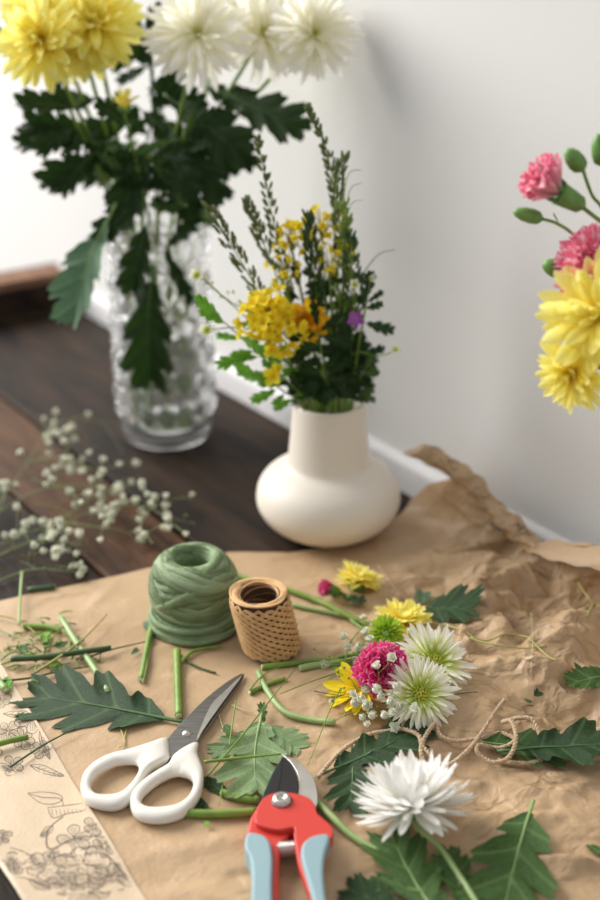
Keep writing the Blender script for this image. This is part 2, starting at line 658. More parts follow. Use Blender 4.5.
def fac(x, y, key):
    g = FAC[key]
    fx = np.clip((x - GX0) / GS, 0, GNX - 1.001)
    fy = np.clip((y - GY0) / GS, 0, GNY - 1.001)
    i, j = fx.astype(int), fy.astype(int)
    u, v = fx - i, fy - j
    return (g[i, j] * (1 - u) + g[i + 1, j] * u) * (1 - v) + (g[i, j + 1] * (1 - u) + g[i + 1, j + 1] * u) * v


def gm(x, y, c, r):
    return np.exp(-(((x - c[0]) ** 2 + (y - c[1]) ** 2) / (r * r)))


CR = P(545, 620)
CR2 = P(560, 800)
CR4 = P(610, 560)
CR3 = P(500, 700)
CL = P(200, 760)
creases = []
for i in range(46):
    q = P(random.uniform(380, 640), random.uniform(560, 900))
    a = random.gauss(0.15, 0.5)
    creases.append((q.x, q.y, math.cos(a), math.sin(a), random.uniform(0.015, 0.06), random.uniform(0.002, 0.007), random.uniform(0.0005, 0.0022)))


def paper_h(x, y):
    x = np.atleast_1d(np.asarray(x, float))
    y = np.atleast_1d(np.asarray(y, float))
    strong = np.clip(1.25 * gm(x, y, CR, 0.11) + gm(x, y, CR4, 0.09), 0, 1)
    mid = np.clip(gm(x, y, CR2, 0.17) + gm(x, y, CR3, 0.13), 0, 1)
    h = 0.0012 + 0.0007 * np.sin(x * 31 + y * 17) + 0.0006 * np.sin(y * 43 - x * 12 + 1)
    h += (strong * 0.0150 + mid * 0.0048 + 0.0008) * fac(x, y, 'a')
    h += (strong * 0.0110 + mid * 0.0034 + 0.0006) * fac(x, y, 'b')
    h += (strong * 0.0042 + mid * 0.0018 + 0.0003) * fac(x, y, 'c')
    h += strong * 0.014 + mid * 0.004
    # long raised creases
    for (qx, qy, ca, sa, ln, wd, am) in creases:
        al = (x - qx) * ca + (y - qy) * sa
        pe = -(x - qx) * sa + (y - qy) * ca
        h += am * np.exp(-(al / ln) ** 2) * np.clip(1 - np.abs(pe) / wd, 0, 1)
    # soft folds under the tools
    for (u, v, a, ln, wd, am) in ((215, 845, 0.25, 0.05, 0.010, 0.003), (330, 700, 0.1, 0.05, 0.008, 0.0015), (180, 640, 0.7, 0.08, 0.008, 0.001),
                                  (100, 600, 1.2, 0.03, 0.006, 0.001)):
        q = P(u, v)
        al = (x - q.x) * math.cos(a) + (y - q.y) * math.sin(a)
        pe = -(x - q.x) * math.sin(a) + (y - q.y) * math.cos(a)
        h += am * np.exp(-(al / ln) ** 2 - (pe / wd) ** 2)
    return np.maximum(h, 0.0004)


def pz(p):
    return float(paper_h(p[0], p[1])[0])


def on(u, v, dz=0.0):
    """point on the paper seen at pixel u, v, lifted by dz"""
    p = P(u, v, 0.0)
    h = pz(p)
    q = P(u, v, h + dz)
    return q


B_MIN = 0.172
edge_px = [(-160, 640), (-60, 612), (0, 602), (60, 590), (150, 568), (230, 553), (290, 554), (350, 542), (400, 517), (425, 503)]
eb, ew = zip(*[bw(P(*p)) for p in edge_px])
eb, ew = list(eb), list(ew)
eb[-1] = TRIM_B - 0.009
top_px = [(459, 484), (475, 501), (490, 517), (508, 537), (527, 547), (560, 549), (600, 552), (680, 575)]
tw, tz = [], []
for p in top_px:
    q = W(p[0], p[1], 0.012)
    tw.append(q.dot(WD))
    tz.append(q.z + 0.009)
DW = tw[0] - ew[-1]
NC, NB, NF = 330, 300, 60
CMAX = 0.85
rows = []
X, Y, Zb, K = [], [], [], []
for i in range(NC):
    c = CMAX * (i / (NC - 1)) ** 1.15
    row = []
    BT = TRIM_B - 0.045
    for j in range(NB):
        b = B_MIN + (BT - B_MIN) * j / (NB - 1)
        w = float(np.interp(b, eb, ew)) + c
        row.append((WN * b + WD * w, 0.0, 0.0))
    zt = None
    wtop = ew[-1] + c + DW
    zt = float(np.interp(wtop, tw, tz))
    for j in range(1, NF + 1):
        f = j / NF
        # quarter-round up on to the wall
        ang = min(1.0, f / 0.45) * PI / 2
        rr = 0.032
        if f < 0.45:
            b = BT + rr * math.sin(ang)
            z = rr * (1 - math.cos(ang))
        else:
            g = (f - 0.45) / 0.55
            b = BT + rr + 0.004 * math.sin(g * PI / 2)
            z = rr + (max(zt, rr + 0.004) - rr) * g
        if zt < rr + 0.004:
            z *= max(zt, 0.004) / (rr + 0.004)
        bq = min(b, TRIM_B)
        w = float(np.interp(bq, eb, ew)) + c + DW * max(0, f - 0.25) / 0.75
        row.append((WN * b + WD * w, z, f))
    rows.append(row)
flat = [q for r in rows for q in r]
hx = paper_h([q[0].x for q in flat], [q[0].y for q in flat])
pts = []
k = 0
for r in rows:
    pr = []
    for (p, z, f) in r:
        h = hx[k]
        k += 1
        a = min(1.0, f / 0.45) * PI / 2
        n = Vector((0, 0, 1)) * math.cos(a) - WN * math.sin(a)
        q = p + Vector((0, 0, z)) + n * h * (1 - 0.25 * f)
        if f > 0.3:   # broad buckles of the standing part
            q += -WN * (0.0015 * (1 + math.sin(p.dot(WD) * 70 + z * 40)) * min(1, (f - 0.3) * 3)) 
        pr.append(q)
    pts.append(pr)
paper = thing('wrapping_paper', P(300, 700), 'large crumpled sheet of brown kraft wrapping paper spread over the table and up the wall', 'paper')
mb = MB()
mb.grid(pts, flip=True)
sheet = mb.build('sheet', M_kraft, paper)
at = sheet.data.attributes.new('crumple', 'FLOAT', 'POINT')
fx, fy = np.array([q[0].x for q in flat]), np.array([q[0].y for q in flat])
at.data.foreach_set('value', np.clip(gm(fx, fy, CR, 0.13) + gm(fx, fy, CR4, 0.10) + 0.40 * gm(fx, fy, CR2, 0.17) + 0.30 * gm(fx, fy, CR3, 0.12) + 0.07, 0, 1.0).astype(np.float32))

# folded-over strip that shows the printed side (lower left)
B_FOLD = 0.250


def fold_b(w):
    return 0.246 + (w - W_A) * (0.232 - 0.246) / (W_B - W_A)


W_A, W_B = bw(P(60, 760))[1], bw(P(145, 900))[1]


def strip_pt(b, w, lift=0.0):
    p = WN * b + WD * w
    h = pz(p) + 0.0016 + 0.0007 * math.sin(w * 60) * math.sin((b - B_MIN) * 60)
    return Vector((p.x, p.y, h + lift))


mb = MB()
g = []
w0 = float(np.interp(B_MIN, eb, ew))
for i in range(90):
    w = w0 + CMAX * i / 89
    r = []
    for a in (0, 0.25, 0.5, 0.75):        # the rolled fold
        p = WN * (B_MIN - 0.0014 * math.sin(a * PI)) + WD * w
        h = pz(p)
        r.append(Vector((p.x, p.y, h * 1.0 + 0.0016 * (a))))
    for j in range(26):
        b = B_MIN + (fold_b(w) - B_MIN) * j / 25
        r.append(strip_pt(b, w))
    g.append(r)
mb.grid(g, flip=True)
flap = mb.build('folded_strip', M_kraft_b, paper)

# free curl of the back edge standing in front of the wall
topc = [W(407, 451, 0.050), W(428, 444, 0.046), W(453, 458, 0.036), W(479, 475, 0.026), W(497, 499, 0.020), W(519, 517, 0.018), W(541, 541, 0.018)]
lowc = [W(408, 454, 0.050), W(435, 468, 0.044), W(459, 484, 0.034), W(475, 501, 0.030), W(490, 517, 0.030), W(508, 537, 0.028), W(527, 547, 0.026)]
tc_, lc_ = catmull(topc, 8), catmull(lowc, 8)
g = []
for i, (a, b) in enumerate(zip(tc_, lc_)):
    r = []
    for j in range(9):
        t = j / 8
        p = a.lerp(b, t) - WN * 0.006 * math.sin(t * PI) + Vector((0, 0, 0.0008)) * math.sin(i * 1.3 + j * 2)
        p += -WN * 0.0015 * math.sin(i * 0.9 + j)
        r.append(p)
    g.append(r)
curl_pts = g
mb = MB()
mb.grid(g)
curl = mb.build('curled_edge', M_kraft, paper)
# loose fold lip on the right of the back edge
la = catmull([W(527, 545, 0.02), W(550, 540, 0.018), W(580, 543, 0.018), W(610, 546, 0.018), W(680, 560, 0.018)], 6)
lb = catmull([W(530, 552, 0.035), W(552, 560, 0.038), W(580, 566, 0.036), W(610, 572, 0.034), W(680, 585, 0.034)], 6)
mb = MB()
mb.grid([[a.lerp(b, t / 5) - WN * 0.004 * math.sin(t / 5 * PI) + Vector((0, 0, 0.001 * math.sin(i * 1.1 + t))) for t in range(6)] for i, (a, b) in enumerate(zip(la, lb))])
mb.build('fold_lip', M_kraft, paper)

# printed line drawing of flowers: thin flat ink ribbons
ink = MB()


def ink_line(pts3, wd=0.00028):
    n = len(pts3)
    if n < 2:
        return
    rows = []
    for i, p in enumerate(pts3):
        t = pts3[min(i + 1, n - 1)] - pts3[max(i - 1, 0)]
        s = Vector((-t.y, t.x, 0))
        s = s.normalized() * wd * (0.55 + 0.45 * math.sin(PI * i / (n - 1))) if s.length > 1e-9 else Vector((wd, 0, 0))
        rows.append([p - s, p + s])
    ink.grid(rows)


def ink_px(pts, closed=False, wd=0.00028):
    ps = catmull([Vector((a, b, 0)) for a, b in pts], 5, closed)
    if closed:
        ps.append(ps[0])
    out = []
    for p in ps:
        q = P(p.x, p.y)
        b, w = bw(q)
        if b < B_MIN + 0.001 or b > fold_b(w) - 0.002:
            if len(out) > 1:
                ink_line(out, wd)
            out = []
            continue
        out.append(strip_pt(b, w, 0.00018))
    if len(out) > 1:
        ink_line(out, wd)


def zpx(pts, ox=0, oy=780, s=3.75):
    return [(ox + a / s, oy + b / s) for a, b in pts]


def ink_flower(cx, cy, r, n=6, sq=0.75, rot=0.0):
    for k in range(n):
        a = rot + 2 * PI * k / n + random.uniform(-0.15, 0.15)
        ra = r * random.uniform(0.8, 1.15)
        def at(t, s):
            x, y = math.cos(a) * t - math.sin(a) * s, math.sin(a) * t + math.cos(a) * s
            return (cx + x * ra, cy + y * ra * sq)
        ink_px([at(0.15, 0), at(0.5, 0.28), at(0.85, 0.3), at(1.0, 0.02), at(0.8, -0.27), at(0.45, -0.24), at(0.15, 0)], False, 0.0003)
        for s in (-0.12, 0.0, 0.12):
            ink_px([at(0.25, s * 0.5), at(0.6, s), at(0.85, s)], False, 0.00014)
    for k in range(5):
        a = random.uniform(0, 6.28)
        ink_px([(cx, cy), (cx + math.cos(a) * r * 0.16, cy + math.sin(a) * r * 0.14), (cx + math.cos(a) * r * 0.25, cy + math.sin(a) * r * 0.2)])


def ink_leaf(x0, y0, x1, y1, wd=0.25):
    dx, dy = x1 - x0, y1 - y0
    def at(t, s):
        return (x0 + dx * t - dy * s, y0 + dy * t + dx * s * 0.8)
    ink_px([at(0, 0), at(0.3, wd), at(0.7, wd * 0.8), at(1, 0), at(0.7, -wd * 0.7), at(0.3, -wd), at(0, 0)])
    ink_px([at(0, 0), at(0.5, 0.03), at(0.95, 0)])
    for t in (0.2, 0.35, 0.5, 0.65, 0.8):
        ink_px([at(t, 0.01), at(t + 0.08, wd * 0.35), at(t + 0.12, wd * 0.65)], False, 0.00015)
        ink_px([at(t, 0.01), at(t + 0.08, -wd * 0.35), at(t + 0.12, -wd * 0.6)], False, 0.00015)


ink_px(zpx([(105, 60), (150, 95), (200, 100), (235, 80), (215, 60), (160, 55), (105, 60)]))
ink_px(zpx([(110, 62), (160, 75), (225, 78), (240, 110)]))
ink_px(zpx([(180, 115), (200, 155), (250, 140), (320, 125), (310, 100), (250, 105), (180, 115)]))
for t in range(8):
    ink_px(zpx([(195 + t * 15, 120), (200 + t * 15, 148 - t * 2)]), False, 0.00016)
ink_px(zpx([(240, 150), (190, 190), (175, 240), (190, 270), (250, 245), (330, 230), (400, 235)]), False, 0.0005)
ink_px(zpx([(190, 270), (250, 300), (330, 290), (400, 300), (470, 370)]), False, 0.0004)
ink_px(zpx([(40, 265), (100, 285), (160, 330), (130, 345), (90, 340)]))
ink_px(zpx([(0, 380), (80, 380), (150, 400), (220, 440), (290, 440)]), False, 0.0004)
for (x, y, r, n) in ((282, 238, 52, 5), (312, 330, 75, 7), (420, 380, 62, 7), (180, 330, 60, 6), (45, 330, 45, 5), (230, 400, 48, 6), (360, 190, 40, 5), (10, 225, 30, 5), (330, 430, 60, 6), (390, 270, 45, 6)):
    a = zpx([(x, y)])[0]
    ink_flower(a[0], a[1], r / 3.75 * 1.3, n, 0.75, random.uniform(0, 1))
for (a, b, c, d) in ((200, 185, 155, 225), (250, 270, 180, 300), (100, 290, 150, 330), (110, 390, 190, 420), (60, 370, 40, 300), (430, 330, 480, 380)):
    p, q = zpx([(a, b), (c, d)])
    ink_leaf(p[0], p[1], q[0], q[1])
for (x, y, r, n) in ((8, 735, 15, 6), (32, 722, 17, 6), (12, 768, 13, 5), (42, 752, 12, 6), (2, 700, 12, 6), (22, 742, 14, 7), (-20, 720, 16, 6), (-14, 760, 16, 6)):
    ink_flower(x, y, r, n, 0.8, random.uniform(0, 1))
for (a, b, c, d) in ((3, 716, 38, 718), (30, 768, 64, 778), (2, 769, 24, 776), (40, 735, 50, 762)):
    ink_leaf(a, b, c, d, 0.12)
# the print on the curled edge
for k in range(34):
    i = random.randrange(6, len(curl_pts) - 6)
    j = random.randrange(0, 7)
    ps = []
    for t in range(4):
        ii = min(len(curl_pts) - 1, i + t)
        jj = max(0, min(7, j + random.choice((-1, 0, 1))))
        ps.append(curl_pts[ii][jj] - WN * 0.0006 + Vector((0, 0, 0.0004)))
    rows = []
    for q in ps:
        rows.append([q - Vector((0, 0, 0.0004)), q + Vector((0, 0, 0.0004))])
    ink.grid(rows)
stuff(ink.build('flower_print', M_ink, paper))


# ------------------------------------------------------------------ leaves
def leaf_mesh(name, m, L, Wd, lobes=4, depth=0.5, bend=0.15, fold=0.12, seed=0, ruffle=0.03, stalk=0.15):
    """lobed chrysanthemum leaf lying in xy, along +y; returns (blade mesh, midrib mesh)"""
    rd = random.Random(seed)
    ph = [rd.uniform(-0.25, 0.25) for _ in range(2)]
    mb = MB()
    n = 15 * lobes
    ns = 6
    sw = rd.uniform(-0.15, 0.15)

    def mid(t):
        return Vector((sw * L * (t * t - t * 0.6), L * (stalk + (1 - stalk) * t), -bend * L * (t * t)))
    for side in (-1, 1):
        pts, uvs = [], []
        for i in range(n + 1):
            t = i / n
            env = math.sin(PI * min(1, (t * 0.93 + 0.03)) ** 0.95) ** 0.7
            env = env * (0.55 + 0.75 * t) if t < 0.75 else env * (1.11 - 0.3 * (t - 0.75))
            q = t * lobes + ph[0 if side < 0 else 1]
            fr = abs((q % 1.0) - 0.5) * 2          # 0 at lobe centre, 1 at sinus
            lob = 1 - depth * (fr ** 2.4) * (0.35 + 0.65 * min(1, (1 - t) * 3.5))
            ser = 1 + 0.075 * math.sin(q * 2 * PI * 3)
            w = Wd * 0.5 * env * lob * ser
            ang = R(58 - 46 * t)
            d = Vector((side * math.sin(ang + R(14)), math.cos(ang + R(14)), 0))
            row, ru = [], []
            for j in range(ns + 1):
                s = j / ns
                p = mid(t) + d * w * s
                z = fold * w * s + (ruffle * L) * s * math.sin(q * 2 * PI + side) * 0.7 - 0.012 * L * (1 - fr) * math.sin(s * PI)
                z += ruffle * L * 0.6 * math.sin(t * 9 + side * 2 + seed) * s * s
                row.append(p + Vector((0, 0, z)))
                ru.append((s, fr if s > 0.06 else 0))
            pts.append(row)
            uvs.append(ru)
        mb.grid(pts, uvs, flip=(side < 0))
    me = mb.mesh(name, m)
    r = MB()
    path = [Vector((0, -0.02 * L, 0.0)), Vector((0, L * stalk * 0.5, 0.0))] + [mid(t / 10) + Vector((0, 0, 0.0003)) for t in range(0, 10)]
    r.tube(path, lambda s: L * 0.013 * (1.15 - s), 5)
    return me, r


leaf_cache = {}


def leaf_variant(m, k, **kw):
    key = (m.name, k, tuple(sorted(kw.items())))
    if key not in leaf_cache:
        me, r = leaf_mesh('leaf_blade', m, 1.0, kw.pop('width', 0.75), seed=k, **kw)
        leaf_cache[key] = (me, r.mesh('midrib', M_midribd if m in (M_leafb, M_leafd) else M_midrib))
    return leaf_cache[key]


def put_leaf(parent, a, b, m, k=0, normal=Vector((0, 0, 1)), wide=1.0, as_part=True, **kw):
    """leaf from base a to tip b; blade is a part, midrib its sub-part"""
    a, b = Vector(a), Vector(b)
    me, mr = leaf_variant(m, k, **kw)
    y = (b - a)
    L = y.length
    y = y / L
    n = Vector(normal)
    n = (n - y * n.dot(y)).normalized()
    x = y.cross(n)
    M = Matrix.Translation(a) @ Matrix((x, y, n)).transposed().to_4x4() @ Matrix.Diagonal((L * wide, L, L, 1))
    if as_part:
        o = link('leaf', me, parent, M)
        link('midrib', mr, o, M)
    else:
        link('blade', me, parent, M)
        link('midrib', mr, parent, M)


def drape(o, lift=0.0009):
    """own copy of the mesh, lifted where the wrinkled paper would poke through"""
    me = o.data.copy()
    o.data = me
    M = parent_world(o)
    n = len(me.vertices)
    co = np.empty(n * 3, dtype=np.float32)
    me.vertices.foreach_get('co', co)
    co = co.reshape(-1, 3).astype(float)
    A = np.array(M)
    wv = co @ A[:3, :3].T + A[:3, 3]
    ph = paper_h(wv[:, 0], wv[:, 1]) + lift
    near = wv[:, 2] - ph
    wv[:, 2] = np.where(near < 0.0, ph, ph + near * 0.75)
    B = np.array(M.inverted())
    co = wv @ B[:3, :3].T + B[:3, 3]
    me.vertices.foreach_set('co', co.astype(np.float32).ravel())
    me.update()


def table_leaf(label, base, tip, m, k, normal=(0, 0, 1), wide=1.0, lift=0.003, tiplift=0.002, group=None, **kw):
    a, b = on(base[0], base[1], lift), on(tip[0], tip[1], tiplift)
    t = thing('leaf', a, label, 'leaf', group)
    put_leaf(t, a, b, m, k, Vector(normal), wide, False, **kw)
    for c in t.children:
        drape(c, 0.0012 if c.name.startswith('midrib') else 0.0009)
    return t


# ------------------------------------------------------------------ blooms
def petal_mb(width, n=7, m=2, cup=0.2, curl=0.3, tip=0.35, notch=0.0):
    """unit-length petal along +y, normal +z; curl bends the tip up"""
    mb = MB()
    pts, uvs = [], []
    for i in range(n + 1):
        t = i / n
        w = width * (math.sin(PI * (0.12 + 0.80 * t) ** (1.0 + tip)) ** 0.6) if t < 0.999 else width * 0.18
        th = curl * t
        y = t * math.cos(th * 0.6)
        z = curl * t * t * 0.6
        row, ru = [], []
        for j in range(-m, m + 1):
            s = j / m
            row.append(Vector((w * s * 0.5, y - notch * abs(s) * t, z + cup * w * s * s)))
            ru.append((s * 0.5 + 0.5, t))
        pts.append(row)
        uvs.append(ru)
    mb.grid(pts, uvs)
    return mb


PM = {}


def petal_set(key, m, width, curls=(0.1, 0.35, -0.25), **kw):
    if key not in PM:
        mbs = [petal_mb(width, curl=c, **kw) for c in curls]
        PM[key] = (mbs, [q.mesh('petal', m) for q in mbs])
    return PM[key]


def bloom(parent, c, axis, rings, key, m, width, joined=False, jit=0.12, disc=None, hint=Vector((0, 1, 0)), seed=1, **kw):
    """rings: (count, elevation deg from the flower plane, length, start radius, height)"""
    rd = random.Random(seed)
    mbs, mes = petal_set(key, m, width, **kw)
    F = Matrix.Translation(Vector(c)) @ frame_to(axis, hint)
    J = MB()
    for (n, el, ln, r0, h) in rings:
        off = rd.uniform(0, 6.28)
        for k in range(n):
            a = off + 2 * PI * k / n + rd.uniform(-1, 1) * jit * 2.2 / max(1, n / 10)
            e = R(el) + rd.uniform(-1, 1) * jit * 1.3
            L = ln * (1 + rd.uniform(-1, 1) * jit)
            M = F @ Matrix.Rotation(a, 4, 'Z') @ Matrix.Translation((0, r0, h)) @ Matrix.Rotation(e, 4, 'X') @ Matrix.Rotation(rd.uniform(-0.35, 0.35), 4, 'Y') @ Matrix.Scale(L, 4)
            q = rd.randrange(len(mes))
            if joined:
                J.add(mbs[q], M)
            else:
                link('petal', mes[q], parent, M)
    if joined:
        stuff(J.build('petals', m, parent))
    if disc:
        d = MB()
        rr, col = disc
        for k in range(46):
            a = k * 2.39996
            r = rr * math.sqrt(k / 46)
            d.blob(F @ Vector((math.cos(a) * r, math.sin(a) * r, rr * 0.35 * (1 - (r / rr) ** 2))), rr * 0.14, seg=5, rings=3)
        d.blob(F @ Vector((0, 0, -rr * 0.25)), rr * 0.9, rr * 0.9, rr * 0.35, M=F.to_3x3().to_4x4().to_3x3())
        d.build('disc', col, parent)
    return F


def calyx(parent, F, r, m=None, h=None):
    d = MB()
    d.blob(F @ Vector((0, 0, -r * 0.55)), r, r, (h or r * 0.7), seg=10, rings=6, M=F.to_3x3())
    for k in range(10):
        a = k * 2 * PI / 10
        p0 = Vector((math.cos(a) * r * 0.6, math.sin(a) * r * 0.6, -r * 0.7))
        p1 = Vector((math.cos(a) * r * 1.5, math.sin(a) * r * 1.5, -r * 0.05))
        d.tube([F @ p0, F @ p0.lerp(p1, 0.5), F @ p1], lambda s: r * 0.25 * (1.1 - s), 5, flat=0.4)
    return d.build('calyx', m or M_budg, parent)


def stem(parent, pts, r, m, name='stem', sides=7, taper=0.15, cut=True, k=6):
    mb = MB()
    mb.tube(catmull(pts, k), lambda s: r * (1 - taper * s), sides)
    o = mb.build(name, m, parent)
    return o


# ------------------------------------------------------------------ glass vase with water
VX, VY = -0.154, 1.222
gv = thing('glass_vase', (VX, VY, 0), 'tall clear hobnail glass vase full of stems on the dark table', 'vase')
mb = MB()
NS, NR = 165, 150
rows = []


def gl_r(z):
    return float(np.interp(z, [0, 0.006, 0.02, 0.045, 0.10, 0.17, 0.225, 0.25], [0.0485, 0.0535, 0.0555, 0.0562, 0.0560, 0.0550, 0.055, 0.056]))


GH = 0.25
for i in range(NR + 1):
    z = GH * i / NR
    r0 = gl_r(z)
    row = []
    for k in range(NS):
        a = 2 * PI * k / NS
        q = 0.0
        if 0.030 < z < 0.238:
            rowi = (z - 0.030) / 0.0208
            fi = int(rowi)
            dz = (rowi - fi - 0.5) * 0.0208
            off = 0.5 * (fi % 2)
            da = ((a / (2 * PI) * 15 + off) % 1.0 - 0.5) / 15 * 2 * PI * r0
            d = math.sqrt(dz * dz + da * da) / 0.0108
            q = 0.0056 * math.sqrt(max(0, 1 - d * d))
        r = r0 + q - 0.003
        row.append(Vector((VX + r * math.cos(a), VY + r * math.sin(a), z + 0.0004)))
    rows.append(row)
for (dr, z) in ((-0.0045, GH + 0.001), (-0.006, GH)):
    rows.append([Vector((VX + (gl_r(GH) + dr) * math.cos(2 * PI * k / NS), VY + (gl_r(GH) + dr) * math.sin(2 * PI * k / NS), z)) for k in range(NS)])
for z in np.linspace(GH - 0.01, 0.016, 14):
    rr = gl_r(z) - 0.0075
    rows.append([Vector((VX + rr * math.cos(2 * PI * k / NS), VY + rr * math.sin(2 * PI * k / NS), z)) for k in range(NS)])
rows.append([Vector((VX + 0.03 * math.cos(2 * PI * k / NS), VY + 0.03 * math.sin(2 * PI * k / NS), 0.013)) for k in range(NS)])
mb.grid(rows, cyc_v=True, flip=True)
nn = len(mb.v)
mb.f.append(tuple(range(NS)))
mb.f.append(tuple(range(nn - NS, nn))[::-1])
gbody = mb.build('body', M_glass, gv)
mb = MB()
mb.lathe([(0.0001, 0.0135), (0.03, 0.0135), (gl_r(0.017) - 0.0078, 0.0168), (gl_r(0.05) - 0.0078, 0.05), (gl_r(0.10) - 0.0078, 0.115), (0.0001, 0.115)], (VX, VY, 0), 48)
mb.build('water', M_water, gv)

# ------------------------------------------------------------------ cream vase
WX, WY = 0.0275, 0.995
cv = MB()
prof = [(0.0001, 0.001), (0.034, 0.001), (0.037, 0.003), (0.050, 0.008), (0.062, 0.018), (0.0685, 0.029), (0.0700, 0.038), (0.068, 0.049), (0.062, 0.059), (0.052, 0.067),
        (0.0440, 0.0712), (0.0405, 0.074), (0.0392, 0.078), (0.0380, 0.090), (0.0362, 0.110), (0.0346, 0.130), (0.0341, 0.1355), (0.0330, 0.137), (0.0312, 0.1365), (0.0303, 0.134), (0.031, 0.11), (0.033, 0.08), (0.05, 0.06), (0.055, 0.03), (0.03, 0.008), (0.0001, 0.007)]
pp = [(p.x, p.y) for p in catmull([Vector((a, b, 0)) for a, b in prof], 3)]
cv.lathe([(max(1e-4, a), b) for a, b in pp], (WX, WY, 0), 96)
cvo = cv.build('ceramic_vase', M_ceramic)
tag(cvo, 'matte cream ceramic vase with round squat body and wide straight neck', 'vase')

# ------------------------------------------------------------------ tall bouquet in the glass vase
def stem_in_vase(head, foot, bulge=0.0):
    """points from the vase floor up to a flower head through the vase mouth"""
    head = Vector(head)
    f = Vector((VX + foot[0], VY + foot[1], 0.022))
    mouth = Vector((VX + foot[2], VY + foot[3], 0.235))
    return [f, f.lerp(mouth, 0.5), mouth, mouth.lerp(head, 0.5) + Vector((bulge, 0, 0.01)), head]


CHR_RINGS = [(18, -14, 0.045, 0.004, -0.002), (18, 4, 0.046, 0.004, 0.0), (16, 18, 0.044, 0.004, 0.002), (14, 34, 0.038, 0.003, 0.003), (12, 50, 0.030, 0.003, 0.004), (10, 66, 0.022, 0.002, 0.005), (7, 80, 0.015, 0.001, 0.006)]
SPI_RINGS = [(26, -8, 0.041, 0.005, 0.0), (28, 6, 0.041, 0.005, 0.001), (26, 18, 0.037, 0.005, 0.002), (24, 32, 0.030, 0.004, 0.003), (18, 50, 0.020, 0.003, 0.003)]


def scaled(rings, k):
    return [(n, e, l * k, r * k, h * k) for n, e, l, r, h in rings]


def tall_flower(name, label, px, y, foot, rings, key, m, width, axis, cat='flower', group=None, disc=None, r=0.0024, seed=1, leaves=(), bulge=0.0, **kw):
    head = Q(px[0], px[1], y)
    t = thing(name, head, label, cat, group)
    F = bloom(t, head, axis, rings, key, m, width, seed=seed, disc=disc, **kw)
    calyx(t, F, 0.009)
    pts = stem_in_vase(F @ Vector((0, 0, -0.008)), foot, bulge)
    stem(t, pts, r, M_stem)
    for (bu, bv, tu, tv, y0, y1, mm, k, nrm, wide) in leaves:
        put_leaf(t, Q(bu, bv, y0), Q(tu, tv, y1), mm, k, Vector(nrm), wide)
    return t, pts


B_ = M_leafb
tall_flower('chrysanthemum', 'yellow chrysanthemum bloom highest and rightmost of the yellow cluster in the glass vase', (94, 24), 1.15, (-0.02, -0.01, -0.022, -0.01), scaled(CHR_RINGS, 0.98),
            'yel', M_pyellow, 0.26, (0.15, -0.75, 0.6), seed=3,
            leaves=[(140, 120, 60, 140, 1.2, 1.16, B_, 1, (0, -1, 0.3), .75), (150, 130, 120, 215, 1.19, 1.13, B_, 2, (0, -1, 0.2), .8), (135, 105, 190, 150, 1.2, 1.17, B_, 3, (0, -1, 0.4), .8),
                    (140, 165, 80, 175, 1.2, 1.2, B_, 4, (0, -1, 0.3), 1.0)])
tall_flower('chrysanthemum', 'yellow chrysanthemum bloom at the lower left of the yellow cluster in the glass vase', (42, 42), 1.13, (-0.028, 0.0, -0.03, -0.005), scaled(CHR_RINGS, 0.92),
            'yel', M_pyellow, 0.26, (-0.25, -0.8, 0.35), seed=4,
            leaves=[(105, 140, 30, 122, 1.2, 1.17, B_, 5, (0, -1, 0.5), 1.0), (110, 150, 45, 180, 1.19, 1.15, M_leafb, 1, (0.1, -1, 0.3), 0.9), (85, 110, 20, 98, 1.17, 1.15, B_, 3, (0, -0.8, 0.6), 0.8),
                    (115, 205, 62, 312, 1.14, 1.09, M_leafs, 2, (-0.45, -0.9, 0.3), 0.85)])
tall_flower('chrysanthemum', 'yellow chrysanthemum bloom at the upper left corner of the photo', (44, 10), 1.17, (-0.03, 0.015, -0.03, 0.012), scaled(CHR_RINGS, 0.95),
            'yel', M_pyellow, 0.26, (-0.3, -0.6, 0.6), seed=5, leaves=[(100, 100, 60, 100, 1.22, 1.22, B_, 4, (0, -1, 0.5), 1.0), (25, 45, -12, 30, 1.2, 1.19, M_leafl, 1, (0, -1, 0.4), 1.0)])
WG = None
tall_flower('chrysanthemum', 'white spider chrysanthemum above the leaves, leftmost white bloom with pale yellow centre', (198, 34), 1.14, (0.0, -0.02, 0.0, -0.02), scaled(SPI_RINGS, 1.12),
            'whi', M_pwhite3, 0.16, (0.0, -0.8, 0.55), seed=6, curls=(0.0, 0.25, -0.45), disc=(0.006, M_disc),
            leaves=[(160, 110, 215, 195, 1.19, 1.13, B_, 2, (0, -1, 0.2), .8), (165, 95, 240, 150, 1.19, 1.14, B_, 1, (0, -1, 0.3), 1.0), (155, 140, 190, 190, 1.17, 1.13, B_, 5, (0.1, -1, 0), 1.1)])
tall_flower('chrysanthemum', 'white spider chrysanthemum with drooping rays between two other white blooms', (263, 34), 1.17, (0.02, 0.0, 0.022, 0.0), scaled(SPI_RINGS, 1.05),
            'whi', M_pwhite3, 0.16, (0.25, -0.7, 0.6), seed=7, curls=(0.0, 0.25, -0.45), disc=(0.006, M_disc), bulge=-0.01,
            leaves=[(215, 90, 297, 124, 1.19, 1.14, B_, 3, (0, -0.9, 0.5), 0.9), (200, 85, 250, 105, 1.2, 1.18, B_, 4, (0, -1, 0.4), 1.0), (195, 120, 250, 160, 1.19, 1.15, B_, 5, (0, -1, 0.4), .8)])
